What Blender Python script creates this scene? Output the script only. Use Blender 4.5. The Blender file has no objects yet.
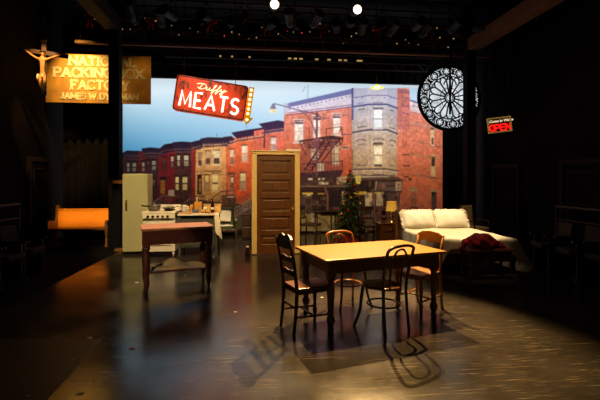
import bpy, math, random
import numpy as np
from mathutils import Vector, Matrix
random.seed(7)
PI = math.pi
C = bpy.context.scene.collection
sc = bpy.context.scene
F, H, HY = 400.0, 1.56, 179.0            # focal length (pixels), eye height, horizon row
TH = math.atan(.11)                       # the building stands turned a little to the camera
CT, ST = math.cos(TH), math.sin(TH)
def st(a, b): return (a*CT - b*ST, 9 + a*ST + b*CT)      # stage frame -> world
def s2l(c):
    c = c/255.0
    return c/12.92 if c <= .04045 else ((c+.055)/1.055)**2.4
def rgb(r, g, b): return (s2l(r), s2l(g), s2l(b), 1)

# ------------------------------------------------------------------ materials
def mat(name, col, rough=.6, metal=0., noise=0., scale=8., stretch=(1, 1, 1), col2=None, emit=None, estr=0., spec=.5, bump=0., coat=0.):
    m = bpy.data.materials.new(name); m.use_nodes = True
    nt = m.node_tree; p = nt.nodes['Principled BSDF']
    p.inputs['Base Color'].default_value = (*col[:3], 1)
    p.inputs['Roughness'].default_value = rough
    p.inputs['Metallic'].default_value = metal
    p.inputs['Specular IOR Level'].default_value = spec
    p.inputs['Coat Weight'].default_value = coat
    p.inputs['Coat Roughness'].default_value = .15
    if emit:
        p.inputs['Emission Color'].default_value = (*emit[:3], 1); p.inputs['Emission Strength'].default_value = estr
    if noise > 0 or col2 or bump:
        tc = nt.nodes.new('ShaderNodeTexCoord'); mp = nt.nodes.new('ShaderNodeMapping')
        mp.inputs['Scale'].default_value = stretch
        nz = nt.nodes.new('ShaderNodeTexNoise'); nz.inputs['Scale'].default_value = scale
        nz.inputs['Detail'].default_value = 6; nz.inputs['Roughness'].default_value = .6
        nt.links.new(tc.outputs['Object'], mp.inputs['Vector']); nt.links.new(mp.outputs[0], nz.inputs['Vector'])
        if noise > 0 or col2:
            rp = nt.nodes.new('ShaderNodeValToRGB')
            c2 = col2 or tuple(max(0, x*(1-noise)) for x in col[:3])
            rp.color_ramp.elements[0].position = .35; rp.color_ramp.elements[0].color = (*c2[:3], 1)
            rp.color_ramp.elements[1].position = .65; rp.color_ramp.elements[1].color = (*col[:3], 1)
            nt.links.new(nz.outputs['Fac'], rp.inputs['Fac']); nt.links.new(rp.outputs['Color'], p.inputs['Base Color'])
        if bump:
            bp = nt.nodes.new('ShaderNodeBump'); bp.inputs['Strength'].default_value = bump; bp.inputs['Distance'].default_value = .02
            nt.links.new(nz.outputs['Fac'], bp.inputs['Height']); nt.links.new(bp.outputs[0], p.inputs['Normal'])
    return m
def wood(name, col, dark=.55, rough=.4, scale=9, st_=(1, 12, 12), coat=0.):
    return mat(name, col, rough, noise=1-dark, scale=scale, stretch=st_, coat=coat)
M = {}
M['black'] = mat('black_paint', (.006, .0052, .0062), .85, spec=.15, noise=.4, scale=3)
M['wall'] = mat('black_wall_paint', (.008, .0058, .0055), .95, spec=.08, noise=.3, scale=2)
M['velour'] = mat('black_velour', (.008, .007, .009), .95, spec=.1)
M['blackmetal'] = mat('black_metal', (.006, .006, .0065), .55, spec=.2)
M['steel'] = mat('steel', (.5, .5, .5), .35, metal=1)
M['cable'] = mat('steel_cable', (.02, .02, .02), .5)
M['brass'] = mat('brass', (.75, .5, .18), .25, metal=1)
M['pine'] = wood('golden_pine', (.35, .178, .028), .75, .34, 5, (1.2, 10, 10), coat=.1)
M['pineshaded'] = wood('shaded_pine_leg', (.15, .062, .018), .6, .4, 6, (10, 10, 1))  # darker copy of the pine, the unlit look of legs put into colour
M['walnut'] = wood('dark_walnut', (.07, .026, .010), .55, .35, 8, (8, 8, 1.5), coat=.2)
M['darkwood'] = wood('blackened_walnut', (.035, .016, .009), .6, .4, 8, (8, 8, 1.5))
M['bentwood'] = wood('dark_bentwood', (.032, .015, .008), .6, .3, 8, (6, 6, 2), coat=.3)
M['bentlit'] = wood('lit_bentwood', (.42, .14, .022), .65, .3, 8, (6, 6, 2), coat=.3)  # lighter orange copy of the bentwood, its lit look put into colour
M['oak'] = wood('oak', (.40, .17, .04), .6, .4, 8, (8, 8, 1.5), coat=.15)
M['seatwood'] = wood('brown_seat_wood', (.13, .05, .016), .6, .3, 8, (2, 10, 10), coat=.3)
M['doorwood'] = wood('stained_door_wood', (.115, .037, .006), .42, .38, 5, (12, 12, .8))
M['cream'] = mat('cream_gloss_paint', (.60, .44, .18), .4, noise=.12, scale=4)
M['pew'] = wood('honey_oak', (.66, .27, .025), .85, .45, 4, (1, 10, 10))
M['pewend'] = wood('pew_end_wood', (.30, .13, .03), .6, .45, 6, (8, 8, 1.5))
M['sage'] = mat('sage_enamel', (.42, .41, .22), .38, noise=.06, scale=3)
M['white'] = mat('white_enamel', (.74, .68, .56), .3, noise=.06, scale=5)
M['counter'] = mat('grey_green_paint', (.07, .07, .055), .5, noise=.2, scale=4)
M['countertop'] = mat('pale_worktop', (.66, .58, .44), .35, noise=.1, scale=8)
M['dkred'] = wood('dark_red_wood', (.10, .022, .018), .55, .45, 8, (6, 6, 2))
M['redtop'] = wood('worn_red_top', (.46, .20, .095), .75, .5, 6, (1, 9, 9))
M['leather'] = mat('green_leather', (.055, .062, .03), .3, noise=.3, scale=6, coat=.2)
M['linen'] = mat('cream_linen', (.80, .70, .50), .9, noise=.06, scale=12, bump=.1)
M['pillow'] = mat('ivory_cotton', (.86, .78, .60), .9, noise=.05, scale=9, bump=.15)
M['cover'] = mat('cream_coverlet', (.74, .64, .46), .9, noise=.12, scale=26, bump=.25)
M['sack'] = mat('beige_sacking', (.55, .42, .26), .9, noise=.2, scale=14, bump=.2)
M['redcloth'] = mat('crimson_wool', (.32, .014, .020), .85, noise=.35, scale=10, bump=.3)
M['redlining'] = mat('bright_red_lining', (.75, .02, .02), .7)
M['darkred'] = mat('maroon_upholstery', (.16, .02, .022), .8, noise=.2, scale=14)
M['seatcloth'] = mat('charcoal_seat_cloth', (.045, .031, .028), .85, spec=.2, noise=.2, scale=16)
M['seatplastic'] = mat('dark_seat_plastic', (.022, .021, .022), .32, spec=.5)
M['orange'] = mat('orange_tin', (.72, .28, .02), .4, noise=.3, scale=20)
M['kraft'] = mat('kraft_card', (.50, .29, .09), .6, noise=.25, scale=14)
M['label'] = mat('paper_label', (.85, .78, .6), .6)
M['bread'] = mat('bread_crust', (.72, .40, .08), .6, noise=.4, scale=18)
M['bluechina'] = mat('blue_china', (.10, .13, .22), .3, noise=.3, scale=14)
M['bottle'] = mat('dark_bottle_glass', (.02, .006, .004), .12)
M['clear'] = mat('frosted_glass', (.55, .52, .45), .2)
M['pot'] = mat('grey_enamel_pot', (.16, .14, .11), .3, metal=.4, noise=.2, scale=10)
M['needle'] = mat('fir_needles', (.06, .10, .035), .7, noise=.4, scale=9)
M['bark'] = mat('fir_bark', (.09, .05, .03), .9, noise=.4, scale=20)
M['lampshade'] = mat('amber_lamp_shade', (.85, .55, .12), .7, noise=.35, scale=18, emit=(.9, .42, .05), estr=.35)
M['paper'] = mat('paper_scrap', (.7, .68, .62), .8)
M['redpaper'] = mat('red_scrap', (.55, .09, .03), .8)
M['darktape'] = mat('dark_tape', (.012, .012, .014), .4)
M['corpus'] = mat('carved_gilded_wood', (.66, .32, .09), .5, noise=.35, scale=12)
M['cloth2'] = mat('loincloth_paint', (.72, .6, .36), .6)
M['crosswood'] = wood('cross_wood', (.075, .035, .013), .6, .5, 8, (6, 6, 1.5))
M['bulb'] = mat('bulb_white', (1, .95, .8), .4, emit=(1, .80, .5), estr=5)
M['warmdot'] = mat('warm_bulb_and_glint', (1, .8, .5), .4, emit=(1, .62, .22), estr=.32)
M['reddot'] = mat('red_bulb', (.8, .05, .05), .4, emit=(1, .05, .04), estr=.5)
M['lens'] = mat('lit_lens', (1, .9, .7), .3, emit=(1, .88, .66), estr=3)
M['lensring'] = mat('warm_reflector', (.8, .5, .2), .25, metal=1)
M['bow'] = mat('red_ribbon', (.45, .015, .02), .6)
M['garland'] = mat('garland_needles', (.035, .04, .022), .8, noise=.4, scale=8)
M['pipe'] = mat('dull_pipe', (.075, .058, .05), .5, metal=.4)
M['beam'] = mat('brown_beam_paint', (.19, .10, .055), .8, spec=.2, noise=.3, scale=3)
M['rail'] = mat('grey_beam_paint', (.030, .020, .015), .8, spec=.15, noise=.3, scale=3)
M['stripe'] = mat('striped_chair_cloth', (.62, .45, .22), .85)
M['ochre'] = mat('ochre_board', (.62, .40, .13), .7)
M['signletter'] = mat('cream_sign_paint', (.92, .84, .60), .6, noise=.15, scale=20)

def objmat_board():
    m = mat('aged_sign_board', (.58, .29, .045), .65, noise=.75, scale=2.0, col2=(.33, .16, .035)); return m
M['board'] = objmat_board()
def rustred():
    m = mat('rusty_red_enamel', (.70, .035, .02), .4)
    nt = m.node_tree; p = nt.nodes['Principled BSDF']
    tc = nt.nodes.new('ShaderNodeTexCoord'); mp = nt.nodes.new('ShaderNodeMapping'); mp.inputs['Scale'].default_value = (1.6, 1, 1)
    n1 = nt.nodes.new('ShaderNodeTexNoise'); n1.inputs['Scale'].default_value = 4.2; n1.inputs['Detail'].default_value = 8; n1.inputs['Roughness'].default_value = .68
    rp = nt.nodes.new('ShaderNodeValToRGB')
    e = rp.color_ramp.elements
    e[0].position = .34; e[0].color = (.09, .035, .015, 1); e[1].position = .47; e[1].color = (.74, .062, .012, 1)
    x = e.new(.41); x.color = (.33, .035, .015, 1)
    nt.links.new(tc.outputs['Object'], mp.inputs[0]); nt.links.new(mp.outputs[0], n1.inputs['Vector'])
    nt.links.new(n1.outputs['Fac'], rp.inputs[0]); nt.links.new(rp.outputs[0], p.inputs['Base Color'])
    nt.links.new(rp.outputs[0], p.inputs['Emission Color']); p.inputs['Emission Strength'].default_value = .5   # glow of the letters put into the panel's own emission
    return m
M['rustred'] = rustred()
M['neon'] = mat('lit_white_letter', (1, .95, .9), .4, emit=(1, .90, .80), estr=1.8)
M['neonthin'] = mat('lit_cream_script', (1, .9, .6), .4, emit=(1, .80, .46), estr=1.1)
M['arrow'] = mat('yellow_arrow', (.85, .42, .01), .4, emit=(.95, .42, .0), estr=.35)
M['openred'] = mat('spotlit_red_letter', (.8, .02, .02), .4, emit=(1, .012, .008), estr=.95)  # printed OPEN letters and border: emission stands in for spotlight on them
M['opencream'] = mat('spotlit_cream_letter', (.9, .8, .6), .4, emit=(1, .80, .52), estr=.8)
M['openborder'] = mat('yellow_sign_border', (.6, .4, .1), .5, emit=(.9, .50, .10), estr=.16)
M['opendark'] = mat('dark_sign_face', (.05, .02, .012), .5)
M['pendant'] = mat('yellow_enamel_shade', (.85, .62, .05), .4, emit=(1, .72, .03), estr=1.5)

def rose_glass():
    m = bpy.data.materials.new('opal_window_glass'); m.use_nodes = True
    nt = m.node_tree; p = nt.nodes['Principled BSDF']; p.inputs['Roughness'].default_value = .3
    tc = nt.nodes.new('ShaderNodeTexCoord'); n1 = nt.nodes.new('ShaderNodeTexNoise')
    n1.inputs['Scale'].default_value = 5; n1.inputs['Detail'].default_value = 3
    rp = nt.nodes.new('ShaderNodeValToRGB'); e = rp.color_ramp.elements
    e[0].position = .3; e[0].color = (.36, .43, .47, 1); e[1].position = .6; e[1].color = (.85, .90, .95, 1)
    nt.links.new(tc.outputs['Object'], n1.inputs['Vector']); nt.links.new(n1.outputs['Fac'], rp.inputs[0])
    p.inputs['Base Color'].default_value = (.3, .3, .3, 1)
    nt.links.new(rp.outputs[0], p.inputs['Emission Color']); p.inputs['Emission Strength'].default_value = .9    # a lit window
    return m
M['roseglass'] = rose_glass()

def floor_mat():
    m = bpy.data.materials.new('scuffed_black_stage_floor'); m.use_nodes = True
    nt = m.node_tree; p = nt.nodes['Principled BSDF']; L = nt.links.new; N = nt.nodes.new
    tc = N('ShaderNodeTexCoord')
    def noise(scale, stretch=(1, 1, 1), rot=0., detail=5, loc=(0, 0, 0)):
        mp = N('ShaderNodeMapping'); mp.inputs['Scale'].default_value = stretch; mp.inputs['Rotation'].default_value = (0, 0, rot); mp.inputs['Location'].default_value = loc
        n = N('ShaderNodeTexNoise'); n.inputs['Scale'].default_value = scale; n.inputs['Detail'].default_value = detail
        L(tc.outputs['Object'], mp.inputs[0]); L(mp.outputs[0], n.inputs['Vector']); return n.outputs['Fac']
    def ramp(f, a, b, c0=0., c1=1.):
        r = N('ShaderNodeMapRange'); r.inputs['From Min'].default_value = a; r.inputs['From Max'].default_value = b
        r.inputs['To Min'].default_value = c0; r.inputs['To Max'].default_value = c1; L(f, r.inputs['Value']); return r.outputs[0]
    def mth(op, a, b):
        n = N('ShaderNodeMath'); n.operation = op; n.use_clamp = True
        for i, v in enumerate((a, b)):
            if isinstance(v, (int, float)): n.inputs[i].default_value = v
            else: L(v, n.inputs[i])
        return n.outputs[0]
    base = ramp(noise(1.3), .3, .7, .6, 1.25)
    # pale scuff streaks in several directions
    tot = None
    for k, (rot, sc_, sx) in enumerate(((.12, 1.9, (.9, 20, 1)), (-.30, 2.3, (1, 24, 1)), (.55, 2.4, (1.1, 22, 1)), (-.85, 2.6, (1.2, 20, 1)), (1.2, 2.9, (1.2, 18, 1)))):
        s_ = ramp(noise(sc_, sx, rot, 3, (k*3.1, k*7.7, 0)), .62, .72)
        brk = ramp(noise(2.6, (1, 1, 1), 0, 2, (k*5.3, 2.2, 0)), .44, .60)
        v = mth('MULTIPLY', s_, brk)
        tot = v if tot is None else mth('MAXIMUM', tot, v)
    dust = ramp(noise(16, (1, 1, 1), 0, 8), .55, .8, 0, .35)
    tot = mth('MAXIMUM', tot, mth('MULTIPLY', dust, ramp(noise(.9, (1, 1, 1), 0, 2, (4, 1, 0)), .4, .65)))
    mix = N('ShaderNodeMix'); mix.data_type = 'RGBA'
    mix.inputs[6].default_value = (.025, .0215, .0175, 1); mix.inputs[7].default_value = (.125, .10, .066, 1)
    L(tot, mix.inputs[0])
    mul = N('ShaderNodeMix'); mul.data_type = 'RGBA'; mul.blend_type = 'MULTIPLY'; mul.inputs[0].default_value = 1
    L(mix.outputs[2], mul.inputs[6]); cb = N('ShaderNodeCombineXYZ')
    for i in range(3): L(base, cb.inputs[i])
    L(cb.outputs[0], mul.inputs[7]); L(mul.outputs[2], p.inputs['Base Color'])
    L(ramp(noise(2.2, (1, 1, 1), 0, 6, (9, 3, 0)), .3, .7, .15, .27), p.inputs['Roughness'])
    p.inputs['Specular IOR Level'].default_value = .55
    bp = N('ShaderNodeBump'); bp.inputs['Strength'].default_value = .05; bp.inputs['Distance'].default_value = .01
    L(noise(60, (1, 1, 1), 0, 3), bp.inputs['Height']); L(bp.outputs[0], p.inputs['Normal'])
    return m
M['floor'] = floor_mat()

# ------------------------------------------------------------------ mesh builder
class MB:
    def __init__(s): s.v = []; s.f = []; s.sm = []; s.ch = []
    def add(s, vs, fs, mtx=None, smooth=False):
        o = len(s.v); s.ch.append((o, len(s.f)))
        s.v += [tuple(mtx @ Vector(v)) for v in vs] if mtx is not None else [tuple(v) for v in vs]
        for f in fs: s.f.append(tuple(i+o for i in f)); s.sm.append(smooth)
        return s
    def box(s, c, d, rz=0, rx=0, ry=0, taper=1.0):
        x, y, z = d[0]/2, d[1]/2, d[2]/2; t = taper
        vs = [(-x*t, -y*t, -z), (x*t, -y*t, -z), (x*t, y*t, -z), (-x*t, y*t, -z), (-x, -y, z), (x, -y, z), (x, y, z), (-x, y, z)]
        fs = [(3, 2, 1, 0), (4, 5, 6, 7), (0, 1, 5, 4), (1, 2, 6, 5), (2, 3, 7, 6), (3, 0, 4, 7)]
        return s.add(vs, fs, Matrix.Translation(c) @ Matrix.Rotation(rz, 4, 'Z') @ Matrix.Rotation(ry, 4, 'Y') @ Matrix.Rotation(rx, 4, 'X'))
    def tube(s, path, r, n=8, closed=False, flat=1.0):
        P = [Vector(p) for p in path]; m = len(P); R = r if isinstance(r, (list, tuple)) else [r]*m
        vs = []; nrm = None
        for i in range(m):
            if closed: t = (P[(i+1) % m]-P[i-1]).normalized()
            else: t = (P[min(i+1, m-1)]-P[max(i-1, 0)]).normalized()
            if nrm is None:
                nrm = t.orthogonal().normalized() if abs(t.z) > .9 else t.cross(Vector((0, 0, 1))).normalized()
            nrm = (nrm - t*nrm.dot(t)).normalized(); b = t.cross(nrm)
            for k in range(n):
                a = 2*PI*k/n; vs.append(P[i]+nrm*(math.cos(a)*R[i])+b*(math.sin(a)*R[i]*flat))
        fs = []
        for i in range(m if closed else m-1):
            for k in range(n):
                a, b_ = i*n+k, i*n+(k+1) % n; j = ((i+1) % m)*n
                fs.append((a, b_, j+(k+1) % n, j+k))
        if not closed: fs += [tuple(range(n-1, -1, -1)), tuple(range((m-1)*n, m*n))]
        return s.add(vs, fs, None, True)
    def lathe(s, prof, n=16, c=(0, 0, 0), mtx=None, cap=True):
        vs = []; fs = []; m = len(prof)
        for r, z in prof:
            for k in range(n): a = 2*PI*k/n; vs.append((r*math.cos(a), r*math.sin(a), z))
        for i in range(m-1):
            for k in range(n): fs.append((i*n+k, i*n+(k+1) % n, (i+1)*n+(k+1) % n, (i+1)*n+k))
        if cap: fs += [tuple(range(n-1, -1, -1)), tuple(range((m-1)*n, m*n))]
        return s.add(vs, fs, Matrix.Translation(c) @ (mtx or Matrix()), True)
    def prism(s, poly, z0, z1, mtx=None, smooth=False):
        n = len(poly); vs = [(x, y, z0) for x, y in poly]+[(x, y, z1) for x, y in poly]
        fs = [tuple(range(n-1, -1, -1)), tuple(range(n, 2*n))]+[(i, (i+1) % n, n+(i+1) % n, n+i) for i in range(n)]
        return s.add(vs, fs, mtx, smooth)
    def grid(s, fn, nu, nv, smooth=True):
        vs = [fn(i/nu, j/nv) for j in range(nv+1) for i in range(nu+1)]
        fs = [(j*(nu+1)+i, j*(nu+1)+i+1, (j+1)*(nu+1)+i+1, (j+1)*(nu+1)+i) for j in range(nv) for i in range(nu)]
        return s.add(vs, fs, None, smooth)
    def ball(s, c, r, n=12, sq=(1, 1, 1)):
        m = n//2+1; prof = [(max(1e-4, r*math.sin(PI*i/m)), -r*math.cos(PI*i/m)) for i in range(m+1)]
        return s.lathe(prof, n, c, Matrix.Diagonal((*sq, 1)))
    def build(s, name, m, parent=None, bevel=0., subsurf=0, solid=0.):
        if name in ('hanging_cable', 'hanger', 'rail_post', 'chord', 'brace', 'stripe', 'rear_brace') and len(s.ch) > 1:   # each its own part
            ends = s.ch[1:]+[(len(s.v), len(s.f))]
            for (v0, f0), (v1, f1) in zip(s.ch, ends):
                q = MB(); q.v = s.v[v0:v1]; q.f = [tuple(i-v0 for i in f) for f in s.f[f0:f1]]; q.sm = s.sm[f0:f1]; q.ch = [(0, 0)]; q.build(name, m, parent, bevel)
            return None
        me = bpy.data.meshes.new(name); me.from_pydata(s.v, [], s.f)
        me.polygons.foreach_set('use_smooth', s.sm); me.update()
        me.materials.append(M[m] if isinstance(m, str) else m)
        o = bpy.data.objects.new(name, me); C.objects.link(o)
        if parent: o.parent = parent
        if solid:
            k = o.modifiers.new('solid', 'SOLIDIFY'); k.thickness = solid; k.offset = 0
        if bevel:
            b = o.modifiers.new('bevel', 'BEVEL'); b.width = bevel; b.segments = 2; b.limit_method = 'ANGLE'; b.angle_limit = .7
        if subsurf:
            u = o.modifiers.new('sub', 'SUBSURF'); u.levels = u.render_levels = subsurf
        return o
def tag(o, label, cat, group=None, kind=None):
    o['label'] = label; o['category'] = cat
    if group: o['group'] = group
    if kind: o['kind'] = kind
    return o
def thing(name, label, cat, loc=(0, 0, 0), rz=0., group=None):
    o = bpy.data.objects.new(name, None); C.objects.link(o); o.empty_display_size = .1
    o.location = loc; o.rotation_euler = (0, 0, rz); return tag(o, label, cat, group)
def struct(o, label=None):
    o['kind'] = 'structure'
    if label: o['label'] = label
    return o
def copy_tree(o, parent=None):
    c = o.copy(); C.objects.link(c)
    if parent: c.parent = parent
    for ch in list(o.children): copy_tree(ch, c)
    return c
def place(o, loc, rz, label, group=None):
    o.location = loc; o.rotation_euler = (0, 0, rz); o['label'] = label
    if group: o['group'] = group
    return o
def R(d): return math.radians(d)
# ------------------------------------------------------------------ the printed street picture on the backdrop
CX0, CX1, CY0, CY1, SS = 88, 482, 50, 250, 4
W_, H_ = (CX1-CX0)*SS, (CY1-CY0)*SS
gx = (np.arange(W_)+.5)/SS+CX0; gy = (np.arange(H_)+.5)/SS+CY0
cv = np.zeros((H_, W_, 3), np.float32)
def lin(a, x0, x1): return np.clip((a-x0)/(x1-x0), 0, 1)
# dusk sky
XX, YY = np.meshgrid(gx, gy)
def mixc(a, b, t): return np.asarray(a, np.float32)*(1-t[..., None])+np.asarray(b, np.float32)*t[..., None]
tl = lin(XX, 120, 280)
top = mixc((222, 242, 254), (214, 236, 252), tl); low = mixc((74, 140, 180), (142, 186, 216), tl)
tv = lin(YY, 92, 150)**.85
cv[:] = top*(1-tv[..., None])+low*tv[..., None]
cv += (mixc((0, 0, 0), (8, 5, 3), np.exp(-((XX-268)/30)**2-((YY-104)/16)**2)))
def poly(pts, col, a=1.0):
    xs = [p[0] for p in pts]; ys = [p[1] for p in pts]
    i0 = max(0, int((min(xs)-CX0)*SS)-1); i1 = min(W_, int((max(xs)-CX0)*SS)+2)
    j0 = max(0, int((min(ys)-CY0)*SS)-1); j1 = min(H_, int((max(ys)-CY0)*SS)+2)
    if i1 <= i0 or j1 <= j0: return
    X, Y = np.meshgrid(gx[i0:i1], gy[j0:j1]); ins = np.zeros(X.shape, bool); n = len(pts)
    for k in range(n):
        x1, y1 = pts[k]; x2, y2 = pts[(k+1) % n]
        if y1 == y2: continue
        c = ((y1 > Y) != (y2 > Y)) & (X < (x2-x1)*(Y-y1)/(y2-y1)+x1); ins ^= c
    sub = cv[j0:j1, i0:i1]; col = np.asarray(col, np.float32)
    sub[ins] = sub[ins]*(1-a)+col*a
def vgrad(pts, c0, c1, y0, y1):
    """polygon with a colour change down the wall (cool-to-warm lighting painted into the print)"""
    n = 10
    keep = cv.copy(); poly(pts, (1, 1, 1)); poly(pts, (-999, 0, 0))
    ins = cv[..., 0] < -900; cv[:] = keep
    t = lin(YY, y0, y1)[ins][:, None]
    cv[ins] = np.asarray(c0, np.float32)*(1-t)+np.asarray(c1, np.float32)*t
def rect(x0, y0, x1, y1, c, a=1.): poly([(x0, y0), (x1, y0), (x1, y1), (x0, y1)], c, a)
def line(pts, w, c, a=1.):
    for (x1, y1), (x2, y2) in zip(pts[:-1], pts[1:]):
        d = math.hypot(x2-x1, y2-y1) or 1; nx, ny = -(y2-y1)/d*w/2, (x2-x1)/d*w/2
        poly([(x1+nx, y1+ny), (x2+nx, y2+ny), (x2-nx, y2-ny), (x1-nx, y1-ny)], c, a)
def win(x0, y0, x1, y1, fr, up, lo, sl=0.):
    poly([(x0-.9, y0-1.4), (x1+.9, y0-1.4+sl), (x1+.9, y1+1.2+sl), (x0-.9, y1+1.2)], fr)
    ym = (y0+y1)/2
    poly([(x0, y0), (x1, y0+sl), (x1, ym-.4+sl), (x0, ym-.4)], up); poly([(x0, ym+.4), (x1, ym+.4+sl), (x1, y1+sl), (x0, y1)], lo)
    line([(x0-1, y0-1.2), (x1+1, y0-1.2+sl)], 1.0, tuple(c*.45 for c in fr), .7)
    line([(x0-1.2, y1+1.4), (x1+1.2, y1+1.4+sl)], .8, tuple(min(255, c*1.25) for c in fr), .8)
# --- far row houses, dark
vgrad([(100, 156), (123, 153), (142, 152), (142, 236), (100, 236)], (58, 36, 46), (50, 26, 24), 155, 215)
poly([(100, 154), (123, 152.5), (127, 150.5), (143, 151), (143, 156), (123, 157.5), (100, 159)], (34, 26, 42))
for x in (127, 132.5): win(x, 163, x+(2.6 if x < 130 else 3.6), 171.5, (48, 34, 42), (150, 140, 118), (120, 110, 92))
vgrad([(138, 152), (146, 151), (146, 236), (138, 236)], (96, 30, 34), (70, 24, 22), 155, 215)
win(142, 162.5, 144.4, 171.5, (60, 30, 34), (170, 155, 125), (120, 105, 90))
vgrad([(146, 150), (160, 149), (160, 236), (146, 236)], (70, 38, 46), (58, 28, 26), 155, 215)
poly([(141.5, 148.5), (150, 147.3), (162, 148.5), (163, 154), (147, 155.5), (143, 153)], (36, 26, 44))
for x, w in ((147, 2.4), (152, 4)): win(x, 161, x+w, 170, (54, 34, 40), (150 if x > 150 else 74, 138 if x > 150 else 60, 116 if x > 150 else 58), (128, 115, 95) if x > 150 else (62, 48, 48))
win(152, 180, 155, 186, (50, 28, 28), (118, 100, 78), (90, 74, 60))
vgrad([(158.5, 154), (175, 150), (175, 236), (158.5, 236)], (120, 28, 32), (96, 26, 24), 150, 215)
poly([(159, 149), (164.5, 144.3), (173, 143), (176, 150), (160, 156)], (38, 26, 44))
win(163, 158, 166, 170, (84, 26, 28), (90, 50, 50), (74, 44, 44)); win(171, 156.5, 173.5, 167, (84, 30, 30), (205, 188, 150), (120, 90, 76))
rect(160.5, 179, 165, 194, (150, 88, 34)); rect(160, 177, 166.5, 180, (40, 20, 22))
win(175.6, 178, 178.3, 190, (62, 34, 30), (214, 190, 120), (196, 170, 105)); 
vgrad([(175, 148), (191.5, 147.5), (191.5, 236), (175, 236)], (84, 42, 46), (64, 32, 24), 150, 205)
poly([(172.5, 142.3), (182, 141.4), (191.5, 142.2), (192, 150), (175, 150.5)], (40, 28, 48))
rect(175, 150, 191, 153, (88, 52, 60))
for x, w in ((177.2, 2.9), (184, 4.6)): win(x, 155.5, x+w, 166, (66, 38, 40), (205, 190, 155), (172, 150, 112))
for x, w in ((175.6, 3.2), (182.6, 4.6)): win(x, 177, x+w, 190, (60, 34, 28), (226, 196, 120), (196, 164, 92))
vgrad([(191.2, 144), (196.5, 143), (195, 236), (191.2, 236)], (148, 46, 42), (122, 30, 22), 150, 205)
# --- tan house
vgrad([(196, 145), (226.5, 141), (226.5, 236), (194.5, 236)], (238, 172, 104), (196, 126, 58), 148, 200)
poly([(191.5, 142), (201, 139.6), (203, 147), (196.5, 149.3), (191.8, 147)], (46, 30, 50))
poly([(200.3, 138.6), (208, 137.2), (222, 137.6), (228, 136.6), (229, 143.5), (205, 146), (201, 144.5)], (52, 36, 56))
line([(197, 149.5), (205, 147), (227, 145)], 1.3, (150, 106, 88))
for k in range(8): rect(204+k*3, 143.5, 205+k*3, 146, (96, 66, 70))
win(198.6, 154.2, 201.6, 165.5, (196, 148, 100), (150, 116, 90), (84, 58, 52)); win(206, 151.8, 210, 163.8, (190, 140, 96), (210, 176, 128), (110, 74, 60)); win(213.8, 151.3, 219.4, 163.7, (232, 196, 150), (240, 216, 170), (92, 64, 54))
rect(196, 171, 201, 172.3, (150, 100, 56)); rect(204, 170.5, 221, 172, (132, 86, 46))
line([(195, 175), (226, 174.5)], .7, (150, 100, 54))
rect(197.2, 174.5, 201.8, 194.5, (54, 28, 18)); rect(199, 179, 200.9, 192.5, (172, 120, 60))
for k in range(5): rect(199, 181+k*2.5, 200.9, 181.6+k*2.5, (60, 34, 20))
win(205, 175.6, 208.8, 190, (150, 98, 52), (222, 180, 96), (160, 116, 70)); win(212.6, 174.4, 217.8, 190.4, (196, 148, 82), (236, 200, 118), (222, 186, 110))
rect(212.6, 182.6, 217.8, 184, (90, 56, 34))
# --- orange houses
vgrad([(226, 139), (256, 133), (256, 236), (226, 236)], (238, 112, 70), (206, 68, 26), 140, 195)
poly([(223, 137), (231.4, 136), (237, 141), (228, 147), (223, 145)], (54, 36, 58))
poly([(231.3, 132.6), (248, 129.6), (265, 127.2), (265, 134), (250, 136.2), (237, 138.2), (234, 136)], (56, 36, 64))
line([(227, 146), (237, 140.5), (265, 136.5)], 1.8, (192, 116, 96)); 
for k in range(9): rect(237+k*3.1, 137.2-k*.42, 238.4+k*3.1, 140-k*.42, (70, 44, 66))
win(230, 150, 234, 164, (206, 120, 84), (236, 200, 160), (150, 96, 76)); win(242, 146, 247.4, 161, (212, 130, 96), (244, 214, 190), (214, 170, 140)); win(256.8, 143, 262, 155, (212, 128, 100), (238, 214, 206), (190, 150, 150))
rect(227.6, 172.5, 234.8, 175.5, (92, 50, 40)); rect(228.3, 175, 234, 196, (196, 110, 76)); win(231, 177.5, 233.2, 188, (160, 80, 50), (240, 206, 150), (130, 74, 50))
win(240.5, 173.5, 245.4, 189, (186, 108, 70), (244, 214, 140), (168, 128, 90))
line([(226, 174), (234, 173.6)], .8, (170, 90, 60))
vgrad([(254, 131), (286, 125), (286, 236), (254, 236)], (226, 112, 92), (200, 80, 44), 130, 190)
poly([(258.8, 123.8), (278, 120.2), (287, 122), (287, 129.5), (266, 133), (264, 130), (262, 127)], (62, 42, 72))
line([(264.6, 127), (264.2, 148)], 1.4, (84, 46, 66)); line([(266, 133.5), (286, 130)], 1.8, (168, 112, 118))
win(271, 138, 276, 152, (206, 124, 108), (232, 212, 214), (190, 158, 160))
def mould(pts, d0, n, hi, lo):
    line([(x, y+d0) for x, y in pts], 1.0, hi, .8); line([(x, y+d0+1.5) for x, y in pts], .8, lo, .9); line([(x, y+d0+2.8) for x, y in pts], .7, hi, .6)
    (xa, ya), (xb, yb) = pts[0], pts[-1]
    for k in range(n): t = (k+.5)/n; x, y = xa+(xb-xa)*t, ya+(yb-ya)*t; rect(x-.35, y+d0-2.2, x+.35, y+d0+.6, hi, .55)
mould([(124, 151.5), (143, 152.2)], 4.2, 7, (92, 60, 62), (30, 22, 34)); mould([(143, 149.6), (150, 148.4), (162, 149.2)], 4.6, 7, (104, 68, 72), (32, 22, 36)); mould([(161, 147.5), (165, 145.6), (175, 144.8)], 4.8, 5, (110, 60, 60), (32, 22, 38))
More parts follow.
